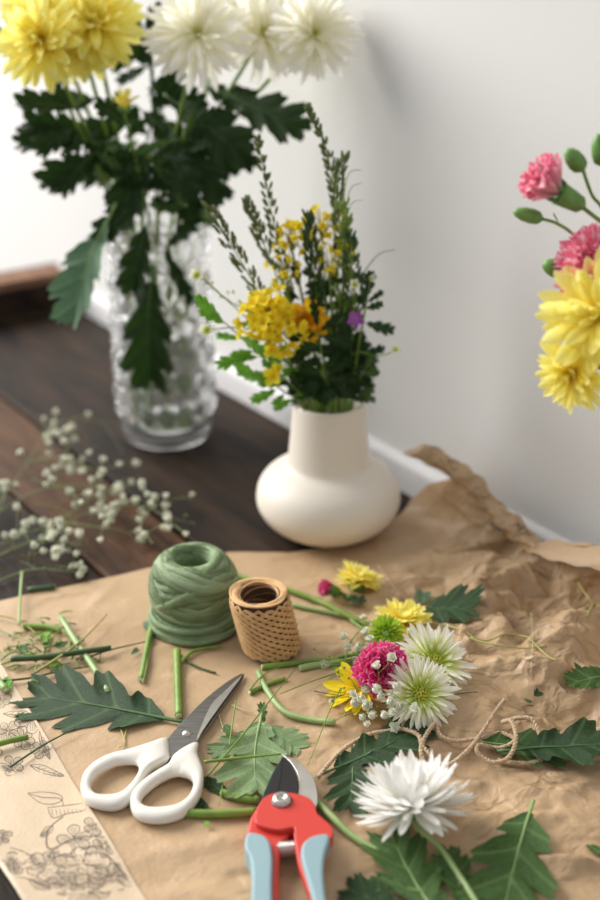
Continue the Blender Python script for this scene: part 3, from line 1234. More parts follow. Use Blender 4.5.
tall_flower('chrysanthemum', 'large white spider chrysanthemum, rightmost bloom of the glass vase against the wall', (314, 34), 1.15, (0.03, 0.01, 0.032, 0.008), scaled(SPI_RINGS, 0.98),
            'whi', M_pwhite3, 0.16, (0.3, -0.8, 0.45), seed=8, curls=(0.0, 0.25, -0.45), disc=(0.006, M_disc), bulge=-0.02,
            leaves=[(190, 105, 230, 170, 1.21, 1.18, B_, 1, (0, -1, 0.3), 0.9)])
tall_flower('chrysanthemum', 'white spider chrysanthemum cut by the top edge, behind the other white blooms', (235, -6), 1.22, (0.012, 0.02, 0.012, 0.02), scaled(SPI_RINGS, 1.1),
            'whi', M_pwhite3, 0.16, (0.1, -0.6, 0.75), seed=9, curls=(0.0, 0.25, -0.45),
            leaves=[(150, 70, 120, 30, 1.22, 1.2, B_, 2, (0, -1, 0.3), 0.9), (150, 60, 160, 10, 1.22, 1.2, B_, 3, (0, -1, 0.3), 0.9)])
tall_flower('chrysanthemum', 'yellow chrysanthemum bloom in the lower middle of the yellow cluster in the glass vase', (82, 44), 1.15, (-0.024, -0.015, -0.026, -0.014), scaled(CHR_RINGS, 0.78),
            'yel', M_pyellow, 0.26, (0.1, -0.85, 0.3), seed=10)
# yellow bud on its own stem
hb = Q(124, 106, 1.12)
t = thing('chrysanthemum_bud', hb, 'small half-open yellow bud among the dark leaves above the glass vase', 'flower bud')
F = bloom(t, hb, (0.2, -0.5, 0.8), [(8, 55, 0.016, 0.003, 0), (8, 70, 0.014, 0.002, 0.002), (5, 85, 0.012, 0.001, 0.003)], 'yel', M_pyellow, 0.26, seed=12)
calyx(t, F, 0.006)
stem(t, stem_in_vase(F @ Vector((0, 0, -0.006)), (0.005, -0.03, 0.0, -0.036)), 0.0017, M_stem)
put_leaf(t, Q(130, 125, 1.13), Q(100, 105, 1.11), B_, 5, Vector((0, -1, 0.4)), 1.0)
# leafy shoots that carry the big hanging leaves
for lab, foot, head, lvs in (
        ('leafy green shoot with a broad dark leaf hanging in front of the glass vase', (-0.01, -0.028, -0.012, -0.036), (150, 150, 1.15),
         [(152, 262, 146, 384, 1.15, 1.135, M_leafb, 2, (0.1, -1, 0.1), 0.85), (150, 215, 128, 290, 1.15, 1.13, B_, 4, (-0.2, -1, 0.1), 0.9), (148, 190, 100, 235, 1.16, 1.12, B_, 3, (-0.3, -1, 0.3), 0.9)]),
        ('leafy green shoot on the right of the glass vase stems', (0.02, -0.015, 0.024, -0.02), (185, 130, 1.16),
         [(170, 225, 212, 195, 1.17, 1.15, M_leafb, 1, (0, -1, 0.3), 0.6), (165, 250, 195, 220, 1.17, 1.15, B_, 5, (0, -1, 0.3), 0.7), (160, 240, 190, 300, 1.17, 1.15, B_, 2, (0.2, -1, 0.1), 0.5)]),
        ('leafy green shoot on the far left of the glass vase stems', (-0.032, -0.01, -0.034, -0.012), (70, 110, 1.16),
         [(110, 220, 88, 262, 1.16, 1.12, M_leafs, 3, (-0.5, -1, 0.3), 0.7), (95, 150, 60, 190, 1.17, 1.15, B_, 2, (0, -1, 0.2), 0.9), (80, 125, 38, 150, 1.17, 1.15, B_, 1, (0, -1, 0.3), 0.9), (90, 130, 18, 140, 1.18, 1.17, B_, 4, (0, -1, 0.4), 0.8),
          (72, 112, 52, 80, 1.17, 1.17, B_, 5, (0, -1, 0.3), 0.9)]),
        ('leafy green shoot rising in the middle behind the yellow bud', (0.0, 0.01, 0.0, 0.01), (150, 20, 1.22),
         [(150, 120, 175, 75, 1.21, 1.19, B_, 1, (0, -1, 0.2), 0.9), (150, 140, 115, 100, 1.21, 1.2, B_, 3, (0, -1, 0.2), 1.0), (150, 100, 200, 100, 1.21, 1.2, B_, 5, (0, -1, 0.2), 1.0),
          (152, 160, 210, 170, 1.21, 1.19, B_, 2, (0, -1, 0.2), 1.0), (150, 180, 110, 200, 1.21, 1.19, B_, 4, (0, -1, 0.2), 1.0), (150, 60, 130, 15, 1.22, 1.22, B_, 1, (0, -1, 0.2), 0.8),
          (152, 155, 130, 205, 1.21, 1.19, B_, 5, (0, -1, 0.1), 0.9), (152, 150, 180, 200, 1.21, 1.19, B_, 4, (0, -1, 0.1), 0.9)])):
    hd = Q(*head)
    t = thing('leafy_shoot', hd, lab, 'foliage')
    pts = stem_in_vase(hd, foot)
    stem(t, pts, 0.0024, M_stemd if 'middle' in lab else M_stem)
    rdl = random.Random(len(lab) * 7)
    for q in range(17):
        k_ = len(pts) - 2
        a_, b_ = pts[k_], pts[k_ + 1]
        f_ = rdl.uniform(-0.35, 1.0)
        p0 = a_.lerp(b_, f_) if f_ > 0 else a_.lerp(pts[k_ - 1], -f_)
        dr = Vector((rdl.uniform(-1, 1), rdl.uniform(-0.55, 0.25), rdl.uniform(-0.5, 0.6))).normalized()
        L_ = rdl.uniform(0.022, 0.050)
        put_leaf(t, p0, p0 + dr * L_, rdl.choice((B_, B_, M_leafd, M_leafm)), rdl.randrange(1, 6), Vector((rdl.uniform(-0.6, 0.6), -1, rdl.uniform(0, 0.8))), rdl.uniform(0.4, 0.75))
    for (bu, bv, tu, tv, y0, y1, mm, k, nrm, wide) in lvs:
        put_leaf(t, Q(bu, bv, y0), Q(tu, tv, y1), mm, k, Vector(nrm), wide)

# ------------------------------------------------------------------ wild bunch in the cream vase
def vstem(head, foot=(0, 0), lean=0.0):
    head = Vector(head)
    f = Vector((WX + foot[0] * 0.6, WY + foot[1] * 0.6, 0.014))
    m_ = Vector((WX + foot[0], WY + foot[1], 0.130))
    return [f, m_, m_.lerp(head, 0.5) + Vector((lean, 0, 0.006)), head]


def small_flower_mb(n, r, width=0.8):
    mb = MB()
    pm = petal_mb(width, 4, 1, cup=0.25, curl=0.2, tip=0.5)
    for k in range(n):
        mb.add(pm, Matrix.Rotation(2 * PI * k / n, 4, 'Z') @ Matrix.Rotation(0.35, 4, 'X') @ Matrix.Scale(r, 4))
    mb.blob((0, 0, r * 0.1), r * 0.18, seg=5, rings=3)
    return mb


cl_mb = small_flower_mb(4, 1.0, 0.74)
cl_me = cl_mb.mesh('floret', M_pgold)
cl_me2 = small_flower_mb(5, 1.0, 0.8).mesh('floret', M_pdaisy)


def cluster(label, c, rad, n, fr, me, foot, seed, orange=False, squash=1.0, lean=0.0):
    rd = random.Random(seed)
    c = Vector(c)
    t = thing('yellow_wildflower', c, label, 'flower')
    s = MB()
    for k in range(n):
        a = k * 2.39996
        zz = 1 - 1.5 * (k + 0.5) / n
        rr = math.sqrt(max(0, 1 - zz * zz))
        d = Vector((math.cos(a) * rr, math.sin(a) * rr, zz))
        d = frame_to((0, -0.75, 0.65)).to_3x3() @ d
        p = c + Vector((d.x * rad, d.y * rad * 0.8, d.z * rad * squash)) * rd.uniform(0.45, 1.2)
        M = Matrix.Translation(p) @ frame_to(d + Vector((rd.uniform(-.5, .5), rd.uniform(-.5, .2), rd.uniform(-.3, .5))), Vector((rd.uniform(-1, 1), rd.uniform(-1, 1), 0.3))) @ Matrix.Scale(fr * rd.uniform(0.85, 1.15), 4)
        link('floret', me, t, M)
        s.tube([c - Vector((0, 0, rad * 0.9)), c.lerp(p, 0.5), p], 0.0006, 4, caps=False)
    s.build('flower_stalks', M_stemy, t)
    stem(t, vstem(c - Vector((0, 0, rad * 0.85)), foot, lean), 0.0014, M_stem)
    return t


cluster('round golden wildflower cluster on the left above the cream vase', Q(272, 320, 0.955), 0.0265, 64, 0.0088, cl_me, (-0.012, -0.012), 1)
# orange flower behind it
c = Q(305, 322, 0.968)
t = thing('orange_flower', c, 'orange-yellow ruffled flower tucked behind the golden cluster of the cream vase', 'flower')
F = bloom(t, c, (0.25, -0.8, 0.4), [(12, 10, 0.020, 0.002, 0), (12, 30, 0.018, 0.002, 0.001), (10, 50, 0.014, 0.002, 0.002), (8, 70, 0.010, 0.001, 0.002)], 'ora', M_porange, 0.42, seed=3)
calyx(t, F, 0.006)
stem(t, vstem(F @ Vector((0, 0, -0.006)), (0.002, -0.014)), 0.0014, M_stem)
cluster('upper left small yellow flower cluster above the cream vase', Q(292, 236, 1.00), 0.016, 20, 0.0060, cl_me, (-0.006, 0.006), 2)
cluster('small yellow flower cluster at the top of the bunch, between the dark grass heads', Q(322, 224, 1.01), 0.016, 18, 0.0052, cl_me, (0.003, 0.01), 3)
cluster('small yellow flower cluster at the upper right of the cream vase bunch', Q(344, 252, 1.0), 0.013, 14, 0.0050, cl_me, (0.01, 0.008), 4)
cluster('loose yellow flower cluster in the middle of the cream vase bunch', Q(283, 268, 0.99), 0.014, 11, 0.0048, cl_me, (-0.008, 0.003), 5)
cluster('sparse yellow flower cluster right of the middle of the cream vase bunch', Q(330, 262, 0.985), 0.016, 11, 0.0045, cl_me, (0.006, 0.0), 6)
# lone yellow floret low on the left
c = Q(274, 376, 0.95)
t = thing('yellow_wildflower', c, 'single yellow floret hanging low on the left of the cream vase rim', 'flower')
link('floret', cl_me, t, Matrix.Translation(c) @ frame_to((-0.4, -0.8, 0.2)) @ Matrix.Scale(0.011, 4))
link('floret', cl_me, t, Matrix.Translation(c + Vector((0.003, 0, 0.006))) @ frame_to((-0.2, -0.8, 0.5)) @ Matrix.Scale(0.008, 4))
stem(t, vstem(c + Vector((0.002, 0.002, 0.002)), (-0.015, -0.018)), 0.001, M_stem)


# grass heads
def grass_head(label, px, yy, foot, n=40, ln=0.010, spread=0.006, seed=0, m=M_seed, open_=0.0, stalk=M_stem, start=0.45):
    rd = random.Random(seed)
    pts = [Q(u, v, yy + dy) for (u, v, dy) in px]
    t = thing('grass_stalk', pts[-1], label, 'grass')
    base = vstem(pts[0], foot)[:2]
    path = catmull(base + pts, 10)
    mb = MB()
    mb.tube(path, lambda s: 0.0011 * (1.1 - 0.8 * s), 5)
    mb.build('stalk', stalk, t)
    s = MB()
    N = len(path)
    n = int(n * (1.0 if open_ else 2.0))
    for k in range(n):
        f = start + (1 - start) * (k / n)
        i = min(N - 2, int(f * (N - 1)))
        p = path[i]
        d = (path[i + 1] - path[i]).normalized()
        a = rd.uniform(0, 6.28)
        side = Vector((math.cos(a), math.sin(a) * 0.8, 0))
        taper = 0.5 + 0.9 * math.sin(PI * (k / n) ** 0.8)
        e = p + side * spread * taper + d * ln * 0.4
        if open_:
            e = p + side * open_ * (1.1 - k / n) + Vector((0, 0, open_ * 0.5))
            s.tube([p, p.lerp(e, 0.5) + Vector((0, 0, 0.001)), e], 0.00035, 3, caps=False)
        M3 = frame_to(d + side * 0.5).to_3x3()
        s.blob(e, 0.0014, 0.0014, ln * 0.42, seg=5, rings=4, M=M3)
    stuff(s.build('seed_head', m, t))
    return t


grass_head('tall dense grass spike pointing up left above the cream vase, nearest the big dark leaf', [(296, 330, 0), (288, 290, 0), (272, 215, 0), (258, 138, 0)], 1.0, (-0.004, 0.004), 60, 0.010, 0.0035, 1, start=0.52)
grass_head('short dark grass spike left of the tall one above the cream vase', [(290, 335, 0), (276, 275, 0), (258, 230, 0), (248, 202, 0)], 0.985, (-0.01, -0.002), 34, 0.010, 0.004, 2, start=0.62)
grass_head('arching grass spike reaching farthest left above the cream vase', [(280, 345, 0), (256, 288, 0), (228, 240, 0), (208, 205, 0)], 0.97, (-0.016, -0.004), 52, 0.010, 0.005, 3, start=0.45)
grass_head('slender grass stalk reaching highest above the cream vase', [(320, 330, 0), (334, 240, 0), (330, 165, 0), (308, 107, 0)], 1.01, (0.004, 0.008), 50, 0.009, 0.003, 4, start=0.62)
grass_head('grass stalk with curved pointed awns on the right above the cream vase', [(325, 335, 0), (340, 255, 0), (336, 190, 0), (344, 156, 0)], 1.0, (0.01, 0.004), 34, 0.009, 0.004, 5, start=0.62)
grass_head('fine loose grass head low on the left above the cream vase', [(290, 350, 0), (262, 318, 0), (228, 300, 0), (192, 268, 0)], 0.965, (-0.02, -0.006), 12, 0.006, 0.003, 6, m=M_gyp, open_=0.010, start=0.75)
grass_head('dark stubby grass head in the centre of the cream vase bunch', [(318, 350, 0), (316, 290, 0), (312, 250, 0), (308, 218, 0)], 0.985, (0.002, -0.002), 46, 0.013, 0.0045, 7, m=M_stemd, start=0.5)
grass_head('green feathery grass head standing right of the centre of the cream vase bunch', [(335, 350, 0), (342, 290, 0), (346, 245, 0), (345, 205, 0)], 0.985, (0.014, -0.002), 46, 0.011, 0.005, 8, m=M_stem, start=0.4)
grass_head('dark green feathery sprig leaning right in the cream vase bunch', [(335, 360, 0), (355, 310, 0), (352, 270, 0), (350, 235, 0)], 0.975, (0.016, -0.01), 40, 0.011, 0.006, 9, m=M_stemd, start=0.3)
# awns: fine separate blades pointing right
for i, (pts_, lab) in enumerate((
        ([(330, 380), (352, 290), (360, 278), (378, 255), (395, 250)], 'narrow grass blade arching out to the right beside the purple floret'),
        ([(330, 380), (342, 300), (343, 215), (348, 175), (361, 170)], 'thin curved awn ending highest on the right of the bunch'),
        ([(330, 380), (342, 300), (345, 225), (350, 190), (362, 183)], 'thin curved awn just below the highest one on the right'),
        ([(330, 380), (344, 300), (346, 240), (350, 206), (362, 200)], 'thin curved awn, lowest of the three awns on the right'))):
    ps = [Vector((WX + 0.008, WY, 0.12))] + [Q(u, v, 0.99) for u, v in pts_[1:]]
    t = thing('grass_straw', ps[-1], lab, 'grass')
    stem(t, ps, 0.0011 if i == 0 else 0.0008, M_stem, 'blade', 5, 0.7)
# leafy sprigs
rd = random.Random(8)
for lab, foot, head, m, n, sz in (
        ('lime green leafy sprig sticking out on the left of the cream vase bunch', (-0.02, -0.012), (224, 322, 0.95), M_leafl, 15, 0.030),
        ('lime green leafy sprig hanging over the left rim of the cream vase', (-0.022, -0.022), (258, 376, 0.945), M_leafl, 8, 0.022),
        ('dark leafy sprig on the right of the cream vase bunch near the purple floret', (0.018, -0.01), (366, 300, 0.975), M_leafd, 14, 0.024),
        ('dark leafy sprig filling the middle of the cream vase bunch', (0.0, -0.02), (318, 330, 0.955), M_leafb, 26, 0.026),
        ('dark leafy sprig low over the front rim of the cream vase', (0.006, -0.026), (322, 372, 0.955), M_leafb, 22, 0.024),
        ('mid green leafy sprig low on the right of the cream vase rim', (0.02, -0.008), (365, 370, 0.965), M_leafm, 6, 0.018),
        ('dark leafy sprig at the upper middle of the cream vase bunch', (0.006, 0.0), (322, 275, 0.99), M_leafd, 26, 0.022),
        ('dark narrow-leaved sprig at the left back of the cream vase bunch', (-0.008, 0.01), (300, 290, 1.0), M_leafb, 20, 0.022), ('dark feathery sprig between the yellow clusters of the cream vase bunch', (0.01, 0.008), (338, 262, 0.995), M_leafb, 18, 0.022), ('dark leaf sprig crowding the mouth of the cream vase at the front left', (-0.012, -0.018), (300, 385, 0.955), M_leafb, 14, 0.022), ('dark leaf sprig crowding the mouth of the cream vase at the right', (0.016, -0.014), (345, 388, 0.96), M_leafd, 14, 0.020), ('dark sprig at the back right of the cream vase rim', (0.014, 0.014), (346, 340, 1.0), M_leafb, 18, 0.026)):
    hd = Q(*head)
    t = thing('leafy_sprig', hd, lab, 'foliage')
    path = catmull(vstem(hd, foot), 8)
    mb = MB()
    mb.tube(path, lambda s: 0.0011 * (1.2 - 0.7 * s), 5)
    mb.build('stem', M_stem, t)
    N = len(path)
    for k in range(n):
        f = 0.50 + 0.50 * k / max(1, n - 1)
        p = path[min(N - 1, int(f * (N - 1)))]
        a = rd.uniform(-1, 1)
        d = Vector((math.copysign(rd.uniform(0.4, 1), a), rd.uniform(-0.7, 0.3), rd.uniform(-0.3, 0.7))).normalized()
        if k == n - 1:
            d = (path[-1] - path[-3]).normalized()
        put_leaf(t, p, p + d * sz * rd.uniform(0.7, 1.2), m, rd.randrange(1, 6), Vector((rd.uniform(-0.3, 0.3), -1, 0.5)), rd.uniform(0.6, 0.9))
# purple floret
sm_pur = small_flower_mb(5, 1.0, 0.6).mesh('petals', M_ppurple)
sm_whi = small_flower_mb(5, 1.0, 0.7).mesh('petals', M_pwhite2)
for (u, v, yy, me, r, ax, lab, foot, nm) in (
        (354, 320, 0.955, sm_pur, 0.0095, (0.3, -0.9, 0.4), 'tiny purple flower on the right of the cream vase bunch', (0.016, -0.012), 'purple_flower'),
        (354, 285, 0.965, sm_whi, 0.006, (0.3, -0.9, 0.6), 'tiny cream flower above the purple one in the cream vase', (0.018, -0.01), 'white_flower'),
        (371, 278, 0.97, sm_whi, 0.004, (0.6, -0.8, 0.2), 'tiny pale bud flower at the right edge of the bunch by the arching blade', (0.02, -0.006), 'white_flower'),
        (395, 350, 0.965, sm_whi, 0.006, (0.3, -0.7, 0.8), 'tiny white daisy on a thin stem reaching farthest right of the cream vase', (0.022, -0.008), 'white_flower'),
        (207, 330, 0.94, sm_whi, 0.0075, (-0.2, -0.9, 0.3), 'tiny white flower on a thin stem between the glass vase and the golden cluster', (-0.02, -0.014), 'white_flower'),
        (197, 275, 0.95, sm_whi, 0.0070, (-0.2, -0.9, 0.3), 'tiny white flower on a long thin stem in front of the glass vase top', (-0.022, -0.01), 'white_flower')):
    c = Q(u, v, yy)
    t = thing(nm, c, lab, 'flower')
    link('petals', me, t, Matrix.Translation(c) @ frame_to(ax) @ Matrix.Scale(r, 4))
    ps = vstem(c, foot)
    if u > 390:
        ps = [ps[0], ps[1], Q(352, 356, 0.965), Q(380, 356, 0.965), c]
    if u < 210:
        ps = [ps[0], ps[1], Q(262, 335, 0.955), c]
    stem(t, ps, 0.0006, M_stem, sides=4)

# ------------------------------------------------------------------ bouquet entering from the right
RX, RY = 0.335, 0.70
rv = MB()
rv.lathe([(0.0001, 0.004), (0.033, 0.004), (0.036, 0.008), (0.040, 0.06), (0.036, 0.12), (0.027, 0.17), (0.024, 0.20), (0.028, 0.222), (0.026, 0.222), (0.022, 0.20), (0.025, 0.17), (0.034, 0.12), (0.037, 0.06), (0.03, 0.012), (0.0001, 0.01)], (RX, RY, 0.012), 48)
tag(rv.build('vase', M_ceramic), 'plain pale vase beyond the right edge holding the pink and yellow flowers', 'vase')


def rstem(head, k=0.0):
    head = Vector(head)
    m_ = Vector((RX - 0.012 + k, RY, 0.235))
    return [Vector((RX + 0.004, RY, 0.03)), m_, m_.lerp(head, 0.45) + Vector((0.0, 0, 0.02)), head]


def ruffled_petal_mb(nl=7, nw=12, width=1.0, ruf=0.10, seed=0):
    mb = MB()
    rd = random.Random(seed)
    p1, p2 = rd.uniform(0, 6), rd.uniform(0, 6)
    pts, uvs = [], []
    for i in range(nl + 1):
        t = i / nl
        row, ru = [], []
        for j in range(nw + 1):
            s = j / nw * 2 - 1
            a = s * 0.62 * (0.5 + 0.5 * width)
            edge = 1 + (0.07 * math.sin(s * 17 + p1) + 0.04 * math.sin(s * 41 + p2)) * t ** 4 - 0.10 * s * s
            rr = t * edge
            z = ruf * (t ** 2.2) * math.sin(s * 9 + p1) + 0.6 * ruf * (t ** 3) * math.sin(s * 21 + p2)
            row.append(Vector((math.sin(a) * rr * width, math.cos(a) * rr, z + 0.15 * t * t)))
            ru.append((j / nw, t))
        pts.append(row)
        uvs.append(ru)
    mb.grid(pts, uvs)
    return mb


RUF = [ruffled_petal_mb(seed=s) for s in range(4)]


def carnation(parent, c, axis, r, m, key, seed=1, layers=((9, 12, 1.0), (9, 32, 0.92), (8, 52, 0.8), (6, 72, 0.66), (3, 85, 0.55)), hint=Vector((0, 1, 0))):
    rd = random.Random(seed)
    if key not in PM:
        PM[key] = [q.mesh('petal', m) for q in RUF]
    F = Matrix.Translation(Vector(c)) @ frame_to(axis, hint)
    for (n, el, k) in layers:
        for i in range(n):
            a = 2 * PI * i / n + rd.uniform(-0.3, 0.3)
            M = F @ Matrix.Rotation(a, 4, 'Z') @ Matrix.Rotation(R(el) + rd.uniform(-0.15, 0.15), 4, 'X') @ Matrix.Rotation(rd.uniform(-0.4, 0.4), 4, 'Y') @ Matrix.Scale(r * k * rd.uniform(0.9, 1.08), 4)
            link('petal', PM[key][rd.randrange(4)], parent, M)
    return F


def tube_calyx(parent, a, b, r, m=None):
    a, b = Vector(a), Vector(b)
    mb = MB()
    mb.tube([a, a.lerp(b, 0.15), a.lerp(b, 0.5), a.lerp(b, 0.85), b], lambda s: r * (0.62 + 0.75 * s - 0.25 * s * s) if s > 0.02 else r * 0.35, 10)
    d = (b - a).normalized()
    x = d.orthogonal().normalized()
    y = d.cross(x)
    for k in range(5):
        q = 2 * PI * k / 5
        o = x * math.cos(q) + y * math.sin(q)
        mb.tube([b + o * r * 0.9, b + o * r * 1.15 + d * r * 0.6, b + o * r * 1.2 + d * r * 1.2], lambda s: r * 0.35 * (1.05 - s), 5, flat=0.5)
    mb.build('calyx', m or M_budg, parent)


DY = 0.74
# striped carnation in profile
c = Q(562, 194, DY)
ax = (Q(540, 180, DY) - Q(575, 205, DY)).normalized() + Vector((0, -0.12, 0))
t = thing('carnation', c, 'pink striped carnation seen from the side, highest bloom at the right edge', 'flower')
F = carnation(t, c, ax, 0.0265, M_ppink2, 'cp2', 5, ((7, 62, 1.0), (6, 70, 1.0), (4, 82, 1.0)))
tube_calyx(t, Q(584, 207, DY), Q(559, 193, DY), 0.0070)
stem(t, rstem(Q(582, 207, DY)), 0.0017, M_stem)
# pink bloom partly hidden
c = Q(596, 268, DY - 0.02)
t = thing('carnation', c, 'pink carnation half hidden behind the yellow bloom at the right edge', 'flower')
F = carnation(t, c, (-0.5, -0.55, 0.6), 0.027, M_ppink2, 'cp2', 6)
tube_calyx(t, F @ Vector((0, 0, -0.028)), F @ Vector((0, 0, 0.0)), 0.009)
stem(t, rstem(F @ Vector((0, 0, -0.028))), 0.0018, M_stem)
for (u, v, du, dv, ln, r, lab) in (
        (520, 213, 542, 219, 0.019, 0.0050, 'closed green carnation bud pointing left below the striped carnation'),
        (571, 155, 583, 170, 0.017, 0.0060, 'closed green carnation bud standing above the striped carnation'),
        (600, 148, 602, 165, 0.019, 0.0060, 'closed green carnation bud cut by the right edge at the top'),
        (550, 266, 562, 272, 0.014, 0.0060, 'small green bud peeking out left of the half hidden pink carnation')):
    a, b = Q(u, v, DY), Q(du, dv, DY)
    t = thing('carnation_bud', b, lab, 'flower bud')
    mb = MB()
    dd = (a - b).normalized()
    mb.tube([b + dd * ln * q * 1.05 for q in (0, 0.12, 0.35, 0.65, 0.88, 1.0)], lambda s: r * float(np.interp(s, [0, .2, .4, .6, .8, 1], [0.4, 0.85, 1.0, 0.9, 0.6, 0.12])), 10)
    mb.build('bud', M_budg, t)
    if u == 520:
        ps = [b, Q(558, 224, DY), Q(577, 238, DY), Q(610, 275, DY), Vector((RX - 0.02, RY, 0.235)), Vector((RX, RY, 0.03))]
    elif u == 571:
        ps = [b, Q(592, 195, DY), Q(606, 215, DY), Q(640, 290, DY), Vector((RX - 0.016, RY, 0.235)), Vector((RX + 0.006, RY, 0.03))]
    else:
        ps = rstem(b)[::-1]
    stem(t, ps, 0.0012, M_stem, sides=6)
    if u == 520:
        put_leaf(t, Q(560, 226, DY), Q(554, 214, DY), M_leafl, 1, Vector((0, -1, 0.3)), 0.25)
for (u, v, ax, k, lab, sd) in ((602, 316, (-0.45, -0.75, 0.35), 0.95, 'large yellow chrysanthemum, upper one at the right edge', 21),
                               (574, 372, (-0.75, -0.55, -0.25), 0.66, 'smaller yellow chrysanthemum turned away, lower one at the right edge', 22)):
    c = Q(u, v, DY - 0.05)
    t = thing('chrysanthemum', c, lab, 'flower')
    F = bloom(t, c, ax, scaled(CHR_RINGS, 0.86 * k), 'yel', M_pyellow, 0.26, seed=sd)
    calyx(t, F, 0.008)
    stem(t, rstem(F @ Vector((0, 0, -0.008)), -0.004), 0.002, M_stemd)

# ------------------------------------------------------------------ ball of green raffia
GX, GY = -0.090, 0.833
gt = thing('raffia_ball', (GX, GY, 0), 'round hollow ball of wound green raffia ribbon standing on the paper', 'twine')
gz = pz((GX, GY))
PR = [(0.0165, 0.012), (0.0145, 0.048), (0.0150, 0.056), (0.0180, 0.0610), (0.0225, 0.0615), (0.0280, 0.0575), (0.0330, 0.0500), (0.0362, 0.040), (0.0364, 0.030), (0.0345, 0.020), (0.0310, 0.011), (0.029, 0.004), (0.027, 0.001), (0.016, 0.001), (0.0165, 0.012)]
mb = MB()
pp = [(p.x, p.y) for p in catmull([Vector((a, b, 0)) for a, b in PR], 3)]
mb.lathe([(a - 0.0007, b + gz) for a, b in pp], (GX, GY, 0), 64)
mb.build('core', M_greentwine, gt)
outer = [(p.x, p.y) for p in catmull([Vector((a, b, 0)) for a, b in PR[1:12]], 8)]
# arc-length parametrised outer profile, from inside the mouth over the shoulder to the foot
cum = [0.0]
for a, b in zip(outer[:-1], outer[1:]):
    cum.append(cum[-1] + math.hypot(b[0] - a[0], b[1] - a[1]))


def prof_at(s):
    s = max(0, min(cum[-1], s))
    r = float(np.interp(s, cum, [o[0] for o in outer]))
    z = float(np.interp(s, cum, [o[1] for o in outer]))
    e = 1e-3
    r2, z2 = float(np.interp(s + e, cum, [o[0] for o in outer])), float(np.interp(s + e, cum, [o[1] for o in outer]))
    d = Vector((r2 - r, z2 - z))
    d = d.normalized() if d.length > 1e-7 else Vector((0, -1))
    return r, z, Vector((-d.y, d.x))      # outward normal in (r, z)


rd = random.Random(3)
ST = cum[-1]
strands = [MB(), MB(), MB()]
for k in range(100):
    if k < 26:
        s0 = rd.uniform(0.30, 0.95) * ST
        am = rd.uniform(0.02, 0.10) * ST
    elif k < 80:
        s0 = rd.uniform(0.38, 0.72) * ST
        am = rd.uniform(0.10, 0.30) * ST
    else:
        s0 = rd.uniform(0.18, 0.34) * ST
        am = rd.uniform(0.02, 0.12) * ST
    ph = rd.uniform(0, 6.28)
    lay = rd.uniform(0.0, 0.0018) * (0.5 if k > 80 else 1)
    wd = rd.uniform(0.0022, 0.0040)
    pts_, nr = [], []
    for i in range(61):
        a = 2 * PI * i / 60
        s = s0 + am * math.cos(a - ph) + 0.0012 * math.sin(2 * a + k)
        r, z, n = prof_at(s)
        nrm = Vector((n.x * math.cos(a), n.x * math.sin(a), n.y))
        p = Vector((GX + r * math.cos(a), GY + r * math.sin(a), z + gz)) + nrm * lay
        p.z = max(p.z, gz + 0.0015)
        pts_.append(p)
        nr.append(nrm)
    strands[k % 3].tube(pts_, wd, 6, caps=False, flat=0.11, nrm=nr)
for q_, m_ in zip(strands, (M_greentwine, M_greentwine2, M_greentwine3)):
    stuff(q_.build('ribbon_winding', m_, gt))
# loosened lower turns lying round the foot
lo = MB()
for k in range(7):
    rr = 0.0345 + 0.0010 * k + rd.uniform(0, 0.0015)
    zz = gz + 0.003 + 0.0022 * ((6 - k) * 0.9) + rd.uniform(0, 0.002)
    ex, ey = rd.uniform(-0.001, 0.0035), rd.uniform(-0.003, 0.0)
    ps = [Vector((GX + ex + rr * math.cos(a), GY + ey + rr * math.sin(a), zz + 0.0018 * math.sin(a + k * 1.3))) for a in [2 * PI * i / 50 for i in range(51)]]
    nr = [Vector((math.cos(2 * PI * i / 50), math.sin(2 * PI * i / 50), 0.5)) for i in range(51)]
    lo.tube(ps, rd.uniform(0.0022, 0.003), 6, caps=False, flat=0.35, nrm=nr)
lo.build('loose_turns', M_greentwine, gt)

# ------------------------------------------------------------------ spool of tan twine
SX, SY = -0.0225, 0.788
st = thing('twine_spool', (SX, SY, 0), 'small hollow spool of tan paper twine with a diamond weave beside the green ball', 'twine')
sz = pz((SX, SY)) + 0.0005
SH, SR = 0.0535, 0.0243


def shear(p):
    return p + Vector((-0.011 * (p.z - sz) / SH, 0.0, 0))


mb = MB()
rows = []
for r, z in ((SR * 0.62, 0.001), (SR * 0.93, 0.001), (SR * 0.95, 0.01), (SR * 0.95, SH - 0.003), (SR * 0.88, SH), (SR * 0.70, SH), (SR * 0.64, SH - 0.004), (SR * 0.62, 0.001)):
    r = r * 0.965
    rows.append([shear(Vector((SX + r * math.cos(2 * PI * k / 48), SY + r * math.sin(2 * PI * k / 48), sz + z))) for k in range(48)])
mb.grid(rows, cyc_v=True, flip=True)
mb.build('core', M_tancore, st)
mb = MB()
TURNS = 17
path = []
NPT = TURNS * 40
for i in range(NPT + 1):
    a = 2 * PI * i / 40
    q = (a / (2 * PI)) / (17 / 16)
    tri = abs((q % 1.0) * 2 - 1)
    tri = tri * 0.96 + 0.02
    z = 0.0024 + (SH - 0.0050) * tri
    r = SR * (0.975 + 0.012 * math.sin(q * 2 * PI)) + (0.0004 if (q % 1.0) < 0.5 else -0.0002)
    if tri > 0.93:
        r -= (tri - 0.93) * 0.035
    path.append(shear(Vector((SX + r * math.cos(a), SY + r * math.sin(a), sz + z))))
for dz_ in (-0.0008, 0.0008):
    mb.tube([p + Vector((0, 0, dz_)) for p in path], 0.00085, 5)
stuff(mb.build('wound_twine', M_tantwine, st))
mb = MB()
